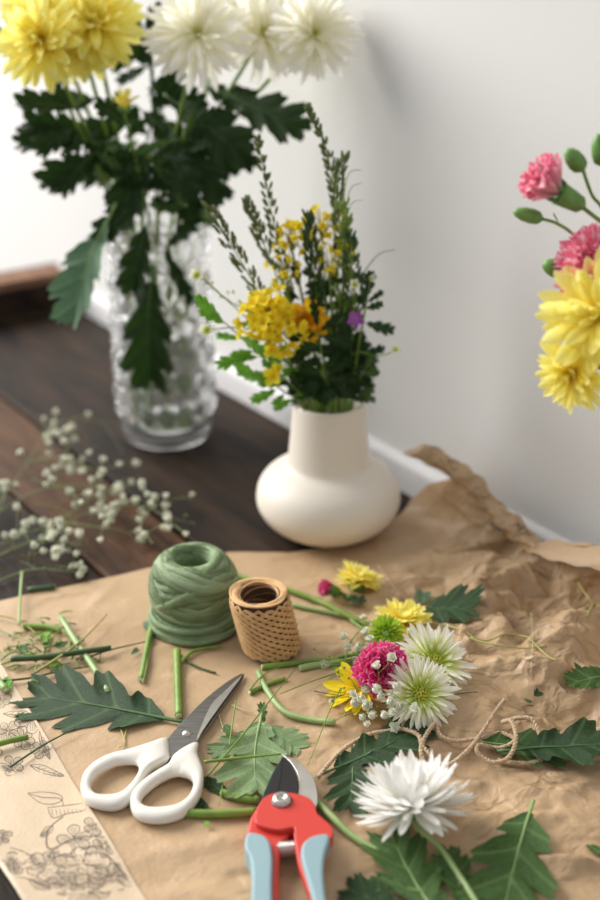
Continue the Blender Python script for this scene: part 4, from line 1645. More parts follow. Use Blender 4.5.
for k in range(7):      # coils visible on the rim and inside the mouth
    rr = SR * (0.93 - 0.045 * k)
    zz = SH + 0.0002 - 0.0005 * max(0, k - 3)
    mb.tube([shear(Vector((SX + (rr + 0.0003 * math.sin(a * 5 + k)) * math.cos(a), SY + rr * math.sin(a), sz + zz + 0.0004 * math.sin(3 * a + k)))) for a in [2 * PI * i / 48 for i in range(49)]], 0.00085, 5, caps=False)
for k in range(16):
    rr = SR * 0.64
    zz = SH - 0.003 - 0.0028 * k
    am = 0.0035
    mb.tube([shear(Vector((SX + rr * math.cos(a), SY + rr * math.sin(a), max(sz + 0.001, sz + zz + am * math.sin(a + k))))) for a in [2 * PI * i / 40 for i in range(41)]], 0.0008, 4, caps=False)
mb.build('rim_coils', M_tantwine, st)


# ------------------------------------------------------------------ flat-outline parts
def plate(name, px, z0, z1, m, parent, bev=0.0008, seg=3, smooth_k=4, shaded=True, closed_smooth=True, tilt=None):
    """solid plate whose outline is given on the plane of its top face"""
    pts = [P(u, v, z1) for u, v in px]
    if closed_smooth:
        pts = catmull(pts, smooth_k, True)
    bm = bmesh.new()
    top = [bm.verts.new((p.x, p.y, z1 + (tilt(p) if tilt else 0))) for p in pts]
    bot = [bm.verts.new((p.x, p.y, z0 + (tilt(p) if tilt else 0))) for p in pts]
    n = len(pts)
    f = bm.faces.new(top)
    g_ = bm.faces.new(bot[::-1])
    for i in range(n):
        bm.faces.new((top[i], bot[i], bot[(i + 1) % n], top[(i + 1) % n]))
    bmesh.ops.recalc_face_normals(bm, faces=bm.faces)
    me = bpy.data.meshes.new(name)
    bm.to_mesh(me)
    bm.free()
    me.materials.append(m)
    me.polygons.foreach_set('use_smooth', [shaded] * len(me.polygons))
    o = link(name, me, parent)
    if bev:
        bevel(o, bev, seg, 50)
        o.modifiers['bevel'].harden_normals = False
    wn = o.modifiers.new('normals', 'WEIGHTED_NORMAL')
    wn.keep_sharp = True
    return o


def zz(pts, ox, oy, s):
    return [(ox + a / s, oy + b / s) for a, b in pts]


# ------------------------------------------------------------------ scissors
scz = 0.0035
sct = thing('scissors', on(185, 745), 'scissors with white plastic handles and grey steel blades lying on the brown paper', 'scissors')


def S(pts):
    return zz(pts, 70, 660, 567 / 170)


def handle(outer_px, hole_px, zc, hh, name):
    O = [P(u, v, zc) for u, v in S(outer_px)]
    I = [P(u, v, zc) for u, v in S(hole_px)]
    O, I = catmull(O, 10, True), catmull(I, 10, True)
    c = sum(I, Vector()) / len(I)

    def hit(poly, a):
        d = Vector((math.cos(a), math.sin(a)))
        best = None
        for p, q in zip(poly, poly[1:] + poly[:1]):
            ex, ey = q.x - p.x, q.y - p.y
            den = d.x * ey - d.y * ex
            if abs(den) < 1e-12:
                continue
            t = ((p.x - c.x) * ey - (p.y - c.y) * ex) / den
            s = ((p.x - c.x) * d.y - (p.y - c.y) * d.x) / den
            if t > 0 and -1e-6 <= s <= 1 + 1e-6 and (best is None or t > best):
                best = t
        return c + Vector((d.x, d.y, 0)) * best
    N = 120
    rows = []
    for i in range(N):
        a = 2 * PI * i / N
        o, n = hit(O, a), hit(I, a)
        m_ = (o + n) / 2
        r = (o - n) / 2
        sec = []
        for k in range(12):
            th = 2 * PI * k / 12
            cx, cz = math.cos(th), math.sin(th)
            cx = math.copysign(abs(cx) ** 0.75, cx)
            sec.append(Vector((m_.x + r.x * cx, m_.y + r.y * cx, zc + hh * cz)))
        rows.append(sec)
    mb = MB()
    mb.grid(rows, cyc_u=True, cyc_v=True)
    return mb.build(name, M_whiteplastic, sct)


bz = pz(P(185, 745))
handle([(35, 430), (45, 385), (75, 350), (130, 320), (200, 302), (250, 285), (300, 268), (326, 258), (330, 295), (330, 332), (290, 350), (255, 385), (235, 430), (200, 475), (150, 498), (90, 492), (50, 470)],
       [(70, 425), (85, 390), (120, 365), (160, 348), (205, 347), (228, 358), (225, 385), (205, 415), (170, 445), (120, 455), (85, 450)], bz + 0.0056, 0.0045, 'handle')
handle([(200, 480), (205, 450), (240, 410), (290, 375), (330, 350), (345, 322), (385, 292), (428, 275), (425, 310), (445, 370), (442, 430), (420, 480), (370, 525), (300, 542), (240, 535), (210, 515)],
       [(238, 480), (245, 455), (275, 425), (320, 395), (370, 388), (405, 400), (410, 425), (395, 460), (360, 485), (310, 495), (260, 495)], bz + 0.0062, 0.0045, 'handle')
plate('blade', S([(420, 290), (432, 262), (470, 212), (520, 140), (560, 88), (580, 52), (577, 46), (560, 60), (500, 100), (430, 180), (370, 250), (330, 290), (322, 310), (345, 322), (390, 300)]),
      bz + 0.0022, bz + 0.0038, M_steel, sct, 0.0003, 1, 3, False)
plate('blade', S([(318, 300), (316, 275), (335, 250), (372, 208), (450, 130), (515, 78), (560, 50), (574, 46), (570, 60), (530, 112), (480, 180), (440, 240), (428, 268), (426, 280), (390, 295), (350, 320), (330, 325)]),
      bz + 0.0040, bz + 0.0056, M_steel, sct, 0.0004, 2, 3, False)
# ground bevel of the upper blade
plate('ground_edge', S([(470, 150), (515, 105), (560, 62), (571, 56), (530, 112), (482, 178), (442, 236), (428, 262), (424, 255)]), bz + 0.0054, bz + 0.00585, M_steel2, sct, 0.0, 1, 3, False)
mb = MB()
pc = P(*S([(390, 245)])[0], bz + 0.0057)
mb.lathe([(0.0001, 0.0018), (0.0020, 0.0016), (0.0032, 0.0008), (0.0036, 0.0), (0.0036, -0.002)], pc, 28)
mb.build('pivot_screw', M_steel2, sct)

# ------------------------------------------------------------------ pruning shears
prt = thing('pruning_shears', on(285, 850), 'red pruning shears with grey-blue rubber grips and a black blade at the bottom edge', 'pruning shears')


def G(pts):
    return zz(pts, 230, 740, 5)


pz0 = pz(P(285, 850)) + 0.0005
plate('cutting_blade', G([(262, 84), (248, 105), (215, 158), (180, 235), (160, 290), (170, 330), (250, 340), (320, 320), (338, 270), (342, 215), (332, 170), (310, 128), (285, 98)]), pz0 + 0.0085, pz0 + 0.0110, M_blackblade, prt, 0.0007, 2, 3)
plate('blade_bevel', G([(262, 88), (250, 108), (217, 160), (182, 236), (168, 275), (200, 285), (235, 268), (252, 210), (258, 150), (262, 110)]), pz0 + 0.0108, pz0 + 0.0114, M_blackblade, prt, 0.0003, 1, 3)
plate('hook_blade', G([(258, 72), (300, 84), (350, 113), (398, 160), (428, 215), (438, 275), (434, 325), (400, 340), (340, 330), (338, 270), (344, 225), (340, 178), (318, 132), (288, 96)]), pz0 + 0.0055, pz0 + 0.0095, M_steel2, prt, 0.0006, 2, 3)
# lower body: left handle frame with its round head
plate('left_handle', G([(108, 375), (95, 410), (85, 470), (84, 520), (110, 600), (118, 700), (118, 850), (130, 1000), (150, 1200), (175, 1400), (250, 1400), (262, 1200), (255, 1000), (250, 850), (245, 700), (246, 600), (256, 520), (288, 485), (300, 460), (360, 420), (330, 330), (220, 300), (150, 320)]),
      pz0 + 0.0030, pz0 + 0.0125, M_red, prt, 0.002, 3, 4)
plate('right_handle', G([(122, 395), (132, 345), (165, 290), (212, 264), (265, 257), (340, 267), (395, 288), (424, 320), (438, 365), (475, 398), (508, 430), (517, 470), (500, 505), (485, 560), (470, 640), (472, 720), (490, 850), (515, 1000), (535, 1200), (540, 1400), (460, 1400), (455, 1200), (435, 1000), (412, 820), (375, 705), (345, 620), (328, 530), (320, 470), (318, 436), (250, 448), (185, 438), (140, 420)]),
      pz0 + 0.0085, pz0 + 0.0165, M_red, prt, 0.0016, 3, 4)
plate('left_grip', G([(84, 468), (100, 459), (135, 462), (178, 480), (203, 518), (213, 600), (210, 700), (212, 850), (222, 1000), (235, 1200), (240, 1400), (165, 1400), (135, 1200), (115, 1000), (106, 850), (108, 720), (108, 640), (98, 580), (76, 540), (74, 500)]),
      pz0 + 0.0015, pz0 + 0.0170, M_blue, prt, 0.0032, 4, 4)
plate('right_grip', G([(490, 466), (440, 468), (392, 486), (362, 518), (354, 570), (370, 640), (394, 720), (420, 830), (445, 1000), (465, 1200), (470, 1400), (548, 1400), (548, 1200), (525, 1000), (492, 850), (472, 720), (470, 620), (482, 550), (498, 500)]),
      pz0 + 0.0060, pz0 + 0.0195, M_blue, prt, 0.0032, 4, 4)
mb = MB()
pc = P(*G([(258, 304)])[0], pz0 + 0.0165)
mb.lathe([(0.0001, 0.0001), (0.0072, 0.0001), (0.0075, -0.004)], pc, 28)
mb.build('pivot_washer', M_blackblade, prt)
mb = MB()
mb.lathe([(0.0001, 0.0022), (0.0024, 0.0022), (0.0027, 0.0035), (0.0040, 0.0037), (0.0056, 0.0030), (0.0064, 0.0012), (0.0066, 0.0)], pc, 6 * 5)
mb.build('pivot_bolt', M_steel2, prt)
mb = MB()
a, b = P(*G([(242, 548)])[0], pz0 + 0.008), P(*G([(336, 542)])[0], pz0 + 0.008)
d = (b - a)
x, y = Vector((0, 0, 1)), d.normalized().cross(Vector((0, 0, 1)))
mb.tube([a + d * (i / 140) + (x * math.cos(i * 0.4) + y * math.sin(i * 0.4)) * 0.0044 for i in range(141)], 0.0009, 6)
mb.tube([a, b], 0.0034, 12)
mb.build('spring', M_steel2, prt)
mb = MB()
for q, s_ in ((G([(312, 372), (318, 384), (312, 396)]), 0.0004),):
    pass


# ------------------------------------------------------------------ small bouquet lying on the paper
def lay_stem(name, label, px, r, m, z=0.0, cat='stem', group=None, sides=8, taper=0.1, cutend=True, node=None):
    pts = [on(u, v, r * 0.9 + z) for u, v in px]
    t = thing(name, pts[0], label, cat, group)
    path = catmull(pts, 6)
    lo_ = [pz(p) + r * 0.85 for p in path]
    for p, l_ in zip(path, lo_):
        p.z = max(p.z, l_)
    for _ in range(2):
        zs = [p.z for p in path]
        for i in range(1, len(path) - 1):
            path[i].z = max(zs[i], (zs[i - 1] + zs[i] + zs[i + 1]) / 3)
    mb = MB()
    mb.tube(path, lambda q: r * (1 - taper * q), sides)
    mb.build('stalk', m, t)
    pts = path
    if cutend:
        for e, f in ((pts[0], pts[1]), (pts[-1], pts[-2])):
            d = (e - f).normalized()
            mb = MB()
            mb.tube([e - d * 0.0002, e + d * 0.00035], r * 0.86 * (1 - (taper if e == pts[-1] else 0)), sides)
            mb.build('cut_end', M_pith, t)
    return t


def lying_flower(name, label, px, z, axis, rings, key, m, width, sten, disc=None, seed=1, sm=M_stem, sr=0.0018, cal=0.006, **kw):
    c = P(px[0], px[1], z)
    t = thing(name, c, label, 'flower')
    F = bloom(t, c, axis, rings, key, m, width, disc=disc, seed=seed, **kw)
    calyx(t, F, cal)
    stem(t, [F @ Vector((0, 0, -cal)), F @ Vector((0, 0, -cal * 1.8))] + [on(u, v, dz) for u, v, dz in sten], sr, sm)
    return t


SPN = [(30, -12, 0.0255, 0.0055, 0.0), (30, 0, 0.0265, 0.0055, 0.0008), (28, 10, 0.0240, 0.0055, 0.0016), (24, 22, 0.0185, 0.0055, 0.002), (22, 34, 0.0090, 0.0060, 0.002)]
lying_flower('chrysanthemum', 'white chrysanthemum with a yellow-green centre, upper right of the small bouquet', (434, 662), 0.030, (0.22, -0.45, 0.85), scaled(SPN, 1.0), 'wn1', M_pwhite2, 0.15,
             [(405, 655, 0.006), (370, 650, 0.003), (330, 662, 0.002)], disc=(0.0090, M_disc), seed=31, curls=(0.0, 0.2, -0.25), tip=0.2)
lying_flower('chrysanthemum', 'white chrysanthemum with a yellow-green centre, lower one at the front of the small bouquet', (420, 694), 0.028, (0.16, -0.65, 0.72), scaled(SPN, 0.90), 'wn1', M_pwhite2, 0.15,
             [(400, 672, 0.006), (370, 660, 0.003), (325, 665, 0.003)], disc=(0.0085, M_disc), seed=32, curls=(0.0, 0.2, -0.25), tip=0.2)
# magenta carnation
c = P(382, 671, 0.034)
t = thing('carnation', c, 'magenta carnation with pale ruffled edges in the middle of the small bouquet', 'flower')
F = carnation(t, c, (-0.1, -0.6, 0.8), 0.0215, M_ppink, 'cp1', 9, ((9, 8, 1.0), (9, 28, 1.0), (8, 46, 0.95), (8, 62, 0.85), (6, 76, 0.72), (3, 86, 0.6)))
tube_calyx(t, F @ Vector((0, 0, -0.022)), F @ Vector((0, 0, -0.001)), 0.0055)
stem(t, [F @ Vector((0, 0, -0.022)), on(360, 655, 0.004), on(330, 660, 0.002)], 0.0015, M_stem)
# lime pompon
c = P(386, 634, 0.026)
t = thing('green_pompon', c, 'round lime green pompon flower above the magenta carnation', 'flower')
rings = [(16, -30, 0.0085, 0.003, 0), (18, -8, 0.009, 0.0035, 0.001), (20, 12, 0.009, 0.0035, 0.002), (18, 30, 0.0085, 0.0035, 0.003), (16, 48, 0.008, 0.003, 0.0045), (12, 64, 0.0072, 0.002, 0.0055), (8, 80, 0.0065, 0.001, 0.006)]
F = bloom(t, c, (-0.1, -0.45, 0.9), scaled(rings, 1.2), 'gp', M_pgreen, 0.22, joined=True, seed=2)
calyx(t, F, 0.005)
stem(t, [F @ Vector((0, 0, -0.006)), on(365, 630, 0.004), on(345, 615, 0.002)], 0.0014, M_stem)
YR = [(11, 2, 0.026, 0.003, 0), (10, 16, 0.023, 0.003, 0.001), (8, 36, 0.016, 0.002, 0.002)]
lying_flower('chrysanthemum', 'pale yellow chrysanthemum behind the lime pompon of the small bouquet', (404, 622), 0.020, (0.1, 0.1, 0.95), scaled(CHR_RINGS, 0.50), 'yel2', M_pyellow, 0.34,
             [(395, 630, 0.004), (380, 640, 0.002)], seed=33, tip=0.0)
lying_flower('daisy', 'bright yellow daisy with broad petals under the magenta carnation on the left of the bouquet', (361, 690), 0.014, (-0.25, -0.2, 0.95), scaled(YR, 1.02), 'yd', M_pdaisy, 0.32,
             [(352, 675, 0.004), (330, 668, 0.002)], seed=34, disc=(0.004, M_disc), tip=0.1)

# gypsophila
def blossom_mb(seed):
    rd = random.Random(seed)
    mb = MB()
    pm = petal_mb(0.75, 3, 1, cup=0.4, curl=0.5)
    for (n, el, k) in ((6, 10, 1.0), (6, 40, 0.85), (4, 70, 0.7)):
        for i in range(n):
            mb.add(pm, Matrix.Rotation(2 * PI * i / n + rd.uniform(-.4, .4), 4, 'Z') @ Matrix.Rotation(R(el) + rd.uniform(-.2, .2), 4, 'X') @ Matrix.Scale(k, 4))
    mb.blob((0, 0, 0.05), 0.62, 0.62, 0.55, seg=8, rings=5)
    return mb


GB = [blossom_mb(s).mesh('blossom', M_gyp) for s in range(3)]


def sprig(label, branches, heads, buds, r=0.0007, size=0.0042, m=M_stemp, seed=0, group=None, name='gypsophila_sprig'):
    """branches: lists of 3D points; heads / buds: 3D points"""
    rd = random.Random(seed)
    t = thing(name, branches[0][0], label, 'flower', group)
    s = MB()
    nodes = []
    for b in branches:
        path = catmull(b, 8)
        s.tube(path, lambda q: r * 1.3 * (1.1 - 0.6 * q), 5)
        nodes += path[len(path) // 4:]
    for h in list(heads) + list(buds):
        best = min(nodes, key=lambda q: (q - h).length + rd.uniform(0, 0.008))
        mid = best.lerp(h, 0.5) + Vector((rd.uniform(-1, 1), rd.uniform(-1, 1), rd.uniform(0, 1.5))) * 0.0015
        pa = catmull([best, mid, h], 4)
        s.tube(pa, r * 0.5, 4, caps=False)
        if (best - h).length > 0.008:
            nodes += pa[3:7:2]
    s.build('stems', m, t)
    for h in heads:
        M = Matrix.Translation(h) @ frame_to((rd.uniform(-0.6, 0.6), rd.uniform(-0.9, 0.3), 0.9)) @ Matrix.Scale(size * rd.uniform(0.75, 1.15), 4)
        link('blossom', GB[rd.randrange(3)], t, M)
    if buds:
        q = MB()
        for h in buds:
            q.blob(h, 0.0010 * rd.uniform(0.8, 1.3), seg=6, rings=4)
        stuff(q.build('buds', M_budg if m is M_stemp else m, t))
    return t


bh = [(343, 637, .02), (348, 646, .018), (358, 648, .02), (357, 661, .012), (324, 666, .008), (374, 624, .026), (389, 623, .030), (363, 618, .016), (410, 632, .034), (377, 666, .050), (392, 658, .052),
      (376, 690, .034), (380, 697, .032), (396, 687, .044), (360, 700, .020), (354, 703, .018), (366, 706, .02), (362, 718, .014), (367, 725, .012), (372, 716, .016), (400, 707, .030), (393, 712, .026), (415, 708, .04), (353, 694, .022),
      (395, 728, .012), (332, 703, .006), (390, 702, .034), (366, 690, .026), (384, 716, .02), (370, 640, .026), (366, 632, .024)]
heads = [P(u, v, z) for u, v, z in bh]
rd = random.Random(17)
bd = [P(360 + rd.gauss(-8, 16), 672 + rd.gauss(0, 26), rd.uniform(0.008, 0.03)) for _ in range(34)]
sprig("white baby's breath sprig dotted over the small bouquet", [[on(322, 668, 0.003), P(345, 660, 0.012), P(372, 655, 0.022), P(400, 650, 0.028)], [on(335, 666, 0.004), P(352, 682, 0.016), P(365, 705, 0.018), P(392, 722, 0.012)],
                                                                 [P(345, 660, 0.012), P(352, 640, 0.018), P(372, 622, 0.024), P(405, 628, 0.032)], [P(365, 690, 0.02), P(385, 690, 0.036), P(412, 705, 0.036)]],
      heads, bd, 0.0005, 0.0047, M_stem, 4)

# left sprigs on the table
rd = random.Random(23)


def clump(cu, cv, su, sv, n, z0, z1):
    return [P(cu + rd.gauss(0, su), cv + rd.gauss(0, sv), rd.uniform(z0, z1)) for _ in range(n)]


h1 = clump(60, 430, 13, 14, 14, 0.02, 0.05) + clump(55, 462, 16, 14, 14, 0.015, 0.05) + clump(100, 478, 16, 14, 16, 0.01, 0.05)
sprig("baby's breath sprig leaning toward the glass vase, farther one on the bare table", [[P(-40, 545, 0.004), P(0, 500, 0.012), P(28, 462, 0.02), P(45, 430, 0.032)], [P(28, 462, 0.02), P(60, 458, 0.03), P(95, 470, 0.03)], [P(-30, 530, 0.006), P(40, 490, 0.015), P(100, 485, 0.025)]],
      h1, clump(80, 455, 30, 22, 26, 0.01, 0.04), 0.0007, 0.0050, M_gypstem, 5)
h2 = clump(130, 500, 22, 14, 26, 0.008, 0.04) + clump(165, 520, 12, 10, 8, 0.008, 0.03) + clump(105, 525, 25, 12, 14, 0.006, 0.03)
sprig("baby's breath sprig stretching right toward the green ball on the bare table", [[P(-40, 560, 0.003), P(0, 545, 0.006), P(60, 522, 0.012), P(130, 505, 0.022), P(170, 518, 0.02)], [P(60, 522, 0.012), P(100, 490, 0.03)], [P(60, 522, 0.012), P(120, 530, 0.018)]],
      h2, clump(120, 510, 34, 18, 30, 0.01, 0.03), 0.0007, 0.0050, M_gypstem, 6)
h3 = clump(35, 528, 16, 8, 13, 0.006, 0.03) + clump(65, 548, 14, 9, 14, 0.004, 0.025) + clump(75, 570, 6, 5, 5, 0.004, 0.01) + clump(4, 490, 6, 10, 5, 0.01, 0.03)
sprig("baby's breath sprig nearest the paper edge at the left of the photo", [[P(-40, 575, 0.003), P(0, 555, 0.005), P(40, 540, 0.012), P(75, 545, 0.015)], [P(-20, 590, 0.003), P(30, 570, 0.005), P(75, 572, 0.008)], [P(-30, 560, 0.004), P(-5, 520, 0.01), P(5, 495, 0.018)]],
      h3, clump(50, 545, 26, 14, 24, 0.005, 0.02), 0.0008, 0.0050, M_gypstem, 7)

# ------------------------------------------------------------------ big white chrysanthemum in front
WF = [(28, -22, 0.036, 0.006, -0.001), (30, -6, 0.038, 0.006, 0.0), (30, 10, 0.037, 0.0055, 0.001), (28, 26, 0.036, 0.005, 0.002), (24, 38, 0.034, 0.005, 0.002), (20, 50, 0.030, 0.004, 0.003), (14, 68, 0.026, 0.003, 0.004), (8, 82, 0.022, 0.002, 0.004)]
c = P(413, 805, 0.024)
t = thing('chrysanthemum', c, 'large pure white chrysanthemum lying with its green stem toward the bottom edge', 'flower')
F = bloom(t, c, (-0.12, 0.50, 0.80), scaled(WF, 0.93), 'wfr', M_pwhite, 0.19, seed=41, curls=(0.15, 0.4, 0.65), tip=0.1)
calyx(t, F, 0.008)
stem(t, [F @ Vector((0, 0, -0.008)), F @ Vector((0.001, -0.004, -0.014)), on(440, 848, 0.010), on(475, 900, 0.008), on(520, 975, 0.004)], 0.0018, M_stemp, taper=-0.05)

# pink bud and yellow flower behind
c = P(329, 589, 0.012)
t = thing('carnation', c, 'small magenta carnation bud opening beside the yellow flower behind the spool', 'flower bud')
F = carnation(t, c, (-0.6, -0.4, 0.5), 0.0105, M_ppink, 'cp1', 12, ((8, 40, 1.0), (8, 60, 1.0), (5, 78, 0.9)))
tube_calyx(t, F @ Vector((0, 0, -0.014)), F @ Vector((0, 0, 0.001)), 0.0055)
stem(t, [F @ Vector((0, 0, -0.014)), on(360, 600, 0.003)], 0.0015, M_stemd)
lying_flower('chrysanthemum', 'pale yellow chrysanthemum lying alone behind the tan spool', (358, 580), 0.014, (0.25, 0.3, 0.7), scaled(CHR_RINGS, 0.44), 'yel2', M_pyellow, 0.34,
             [(350, 596, 0.003), (346, 599, 0.002)], seed=35, cal=0.008, tip=0.0)
table_leaf('small dark leaf between the magenta bud and the lone yellow flower', (338, 596), (364, 598), M_leafd, 4, wide=1.2, lift=0.005, tiplift=0.006)

# ------------------------------------------------------------------ loose leaves
table_leaf('large dark green lobed leaf lying left of the scissors', (188, 722), (36, 693), M_leafd, 3, (0.1, -0.25, 1), 1.0, 0.005, 0.004, width=0.78, lobes=4, depth=0.62, bend=0.02)
table_leaf('pale green leaf showing its underside beside the pruning shears', (262, 708), (250, 792), M_leafp, 2, (0.1, -0.2, 1), 1.0, 0.006, 0.003, width=0.85, depth=0.6, bend=-0.05)
table_leaf('small pale leaf lobe pointing right above the black blade', (262, 722), (300, 745), M_leafp, 5, (0.1, -0.3, 1), 1.2, 0.007, 0.005, width=0.8, depth=0.35)
table_leaf('pale leaf pointing left between the scissors and the shears', (262, 728), (214, 752), M_leafp, 4, (0, -0.2, 1), 0.9, 0.005, 0.002, width=0.8, depth=0.5)
table_leaf('curled green leaf tip standing above the pale leaf', (264, 725), (262, 700), M_leafm, 1, (0.2, -1, 0.6), 0.8, 0.004, 0.010, width=0.7)
table_leaf('dark leaf under the jute string to the left of the small bouquet', (318, 775), (424, 728), M_leafd, 2, (0, -0.1, 1), 1.0, 0.004, 0.003, width=0.66, lobes=4, depth=0.5, bend=0.0)
table_leaf('dark glossy leaf beside the tip of the shears', (352, 745), (352, 806), M_leafd, 5, (0.1, -0.2, 1), 1.0, 0.004, 0.003, width=0.85, depth=0.5, bend=0.0)
table_leaf('dark leaf lying behind the small bouquet near the paper wrinkles', (412, 612), (470, 604), M_leafd, 1, (0, -0.35, 1), 1.0, 0.005, 0.008, width=1.2, depth=0.4, bend=0.02)
table_leaf('small grey-green leaf tucked behind the dark leaf near the paper wrinkles', (420, 606), (424, 590), M_leafs, 4, (0, -0.6, 1), 1.2, 0.003, 0.006, width=0.9, depth=0.3)
table_leaf('mid green leaf under the looped jute string', (468, 738), (562, 752), M_leafm, 4, (0, -0.1, 1), 1.0, 0.003, 0.002, width=0.75, depth=0.4, bend=0.0)
table_leaf('large dark leaf at the right edge beyond the looped string', (500, 748), (640, 738), M_leafd, 1, (0, -0.15, 1), 1.0, 0.006, 0.008, width=0.62, depth=0.45, bend=0.0)
table_leaf('small green leaf at the right edge on the wrinkled paper', (632, 678), (568, 676), M_leafm, 2, (0, -0.3, 1), 1.0, 0.005, 0.004, width=0.55, depth=0.25, bend=0.02)
table_leaf('mid green leaf standing on its stalk at the lower right', (533, 800), (500, 915), M_leafm, 3, (0.0, -0.3, 1), 1.0, 0.010, 0.004, width=0.85, lobes=4, depth=0.62, bend=0.0, stalk=0.1)
table_leaf('mid green leaf under the stem of the large white chrysanthemum', (452, 935), (388, 838), M_leafm, 5, (0.2, -0.3, 1), 1.0, 0.004, 0.003, width=0.75, depth=0.5, bend=0.0)
table_leaf('pale-veined leaf lying between the stem and the lower right leaf', (478, 930), (446, 850), M_leafm, 1, (0.1, -0.3, 1), 0.9, 0.003, 0.003, width=0.6, depth=0.5, bend=0.0)
table_leaf('small dark leaf at the bottom edge right of the shears', (415, 920), (350, 888), M_leafd, 4, (0, -0.2, 1), 1.0, 0.005, 0.003, width=0.85, depth=0.4, bend=0.0)
table_leaf('small mid green leaf above the dark leaf at the bottom edge', (420, 890), (370, 878), M_leafm, 2, (0, -0.3, 1), 1.0, 0.006, 0.008, width=0.6, depth=0.3)
table_leaf('small dark narrow leaf between the right scissor handle and the cut stems', (234, 800), (203, 776), M_leafd, 4, (0, -0.2, 1), 1.0, 0.003, 0.003, width=0.45, depth=0.1)
table_leaf('dark leaf fragment below the right scissor handle', (212, 808), (188, 800), M_leafd, 2, (0, -0.2, 1), 1.0, 0.002, 0.002, width=0.8, depth=0.2)
table_leaf('small leaf cut by the right edge at the bottom', (640, 870), (588, 842), M_leafm, 3, (0, -0.3, 1), 1.0, 0.004, 0.004, width=0.3, depth=0.1)

# ------------------------------------------------------------------ cut stems
G1 = 'cut stems'
lay_stem('cut_stalk', 'dark green cut stem lying across the trimmings on the left', [(11, 659), (45, 657), (80, 652), (111, 648)], 0.0026, M_stemd, 0.004)
lay_stem('cut_stalk', 'thick pale cut stem with a slanted end, leading down to the big dark leaf', [(61, 618), (78, 645), (94, 668), (108, 692)], 0.0029, M_stemp, 0.001)
lay_stem('cut_stalk', 'bright green cut stem just below the paper edge on the left', [(24, 626), (45, 627), (60, 630)], 0.0028, M_stem)
lay_stem('cut_stalk', 'slim bright green cut stem in front of the green ball, left one', [(154, 612), (149, 640), (141, 680)], 0.0028, M_stem)
lay_stem('cut_stalk', 'thin pale stem lying along the slim green stem in front of the ball', [(151, 640), (147, 662), (143, 682)], 0.0012, M_stemp, 0.002)
lay_stem('cut_stalk', 'bright green cut stem pointing straight at the scissors blade', [(177, 651), (178, 684), (179, 716)], 0.0034, M_stem)
lay_stem('cut_stalk', 'bright green cut stem leading off the left edge over the print', [(-20, 750), (5, 742), (28, 737)], 0.0024, M_stem, 0.004)
lay_stem('cut_stalk', 'thick green cut stem between the scissors handle and the shears, lower one', [(184, 813), (215, 814), (256, 812)], 0.0031, M_stem)
lay_stem('cut_stalk', 'green cut stem between the scissors handle and the shears, upper one', [(222, 794), (240, 798), (258, 800)], 0.0030, M_stem)
lay_stem('cut_stalk', 'grey-green cut stem sloping down right beside the shears', [(305, 790), (330, 815), (352, 836), (378, 852)], 0.0027, M_stemp, 0.001)
lay_stem('cut_stalk', 'long green stem running behind the tan spool toward the bouquet, upper one', [(232, 574), (270, 586), (310, 598), (340, 612), (368, 626)], 0.0027, M_stem, 0.0)
lay_stem('cut_stalk', 'pale stem lying just below the long green stem behind the spool', [(290, 605), (320, 611), (352, 617)], 0.0020, M_stemp)
lay_stem('cut_stalk', 'bright green stem with the pale lower side reaching into the bouquet from the left', [(262, 668), (290, 664), (322, 661), (352, 662)], 0.0026, M_stem, 0.001)
lay_stem('cut_stalk', 'pale stem under the bright one reaching into the bouquet from the left', [(300, 670), (325, 667), (350, 665)], 0.0028, M_stemp)
lay_stem('cut_stalk', 'short green cut stem between the scissors tip and the bouquet', [(250, 693), (268, 684), (285, 679)], 0.0020, M_stem)
lay_stem('cut_stalk', 'dark olive stem on the bare table above the paper edge at the left', [(28, 590), (55, 587)], 0.0026, M_stemd)
lay_stem('cut_stalk', 'thin green shoot crossing the paper edge at the left', [(22, 572), (20, 600), (19, 625)], 0.0012, M_stemp, 0.006)
lay_stem('cut_stalk', 'flat grey-green blade curving right above the shears', [(258, 672), (268, 692), (285, 712), (310, 720), (335, 722)], 0.0024, M_stemp, 0.0, taper=0.0)
lay_stem('cut_stalk', 'small grey-green stem end at the far left edge above the print', [(-6, 676), (6, 690)], 0.0030, M_stemp, 0.002)
lay_stem('cut_stalk', 'short forked stub right of the stem that points at the scissors', [(182, 661), (192, 652), (206, 648), (222, 646)], 0.0018, M_stem, 0.001, taper=0.5)
lay_stem('cut_stalk', 'thin green side shoot bending down from the forked stub', [(186, 660), (200, 668), (216, 673)], 0.0009, M_stemd, 0.001)
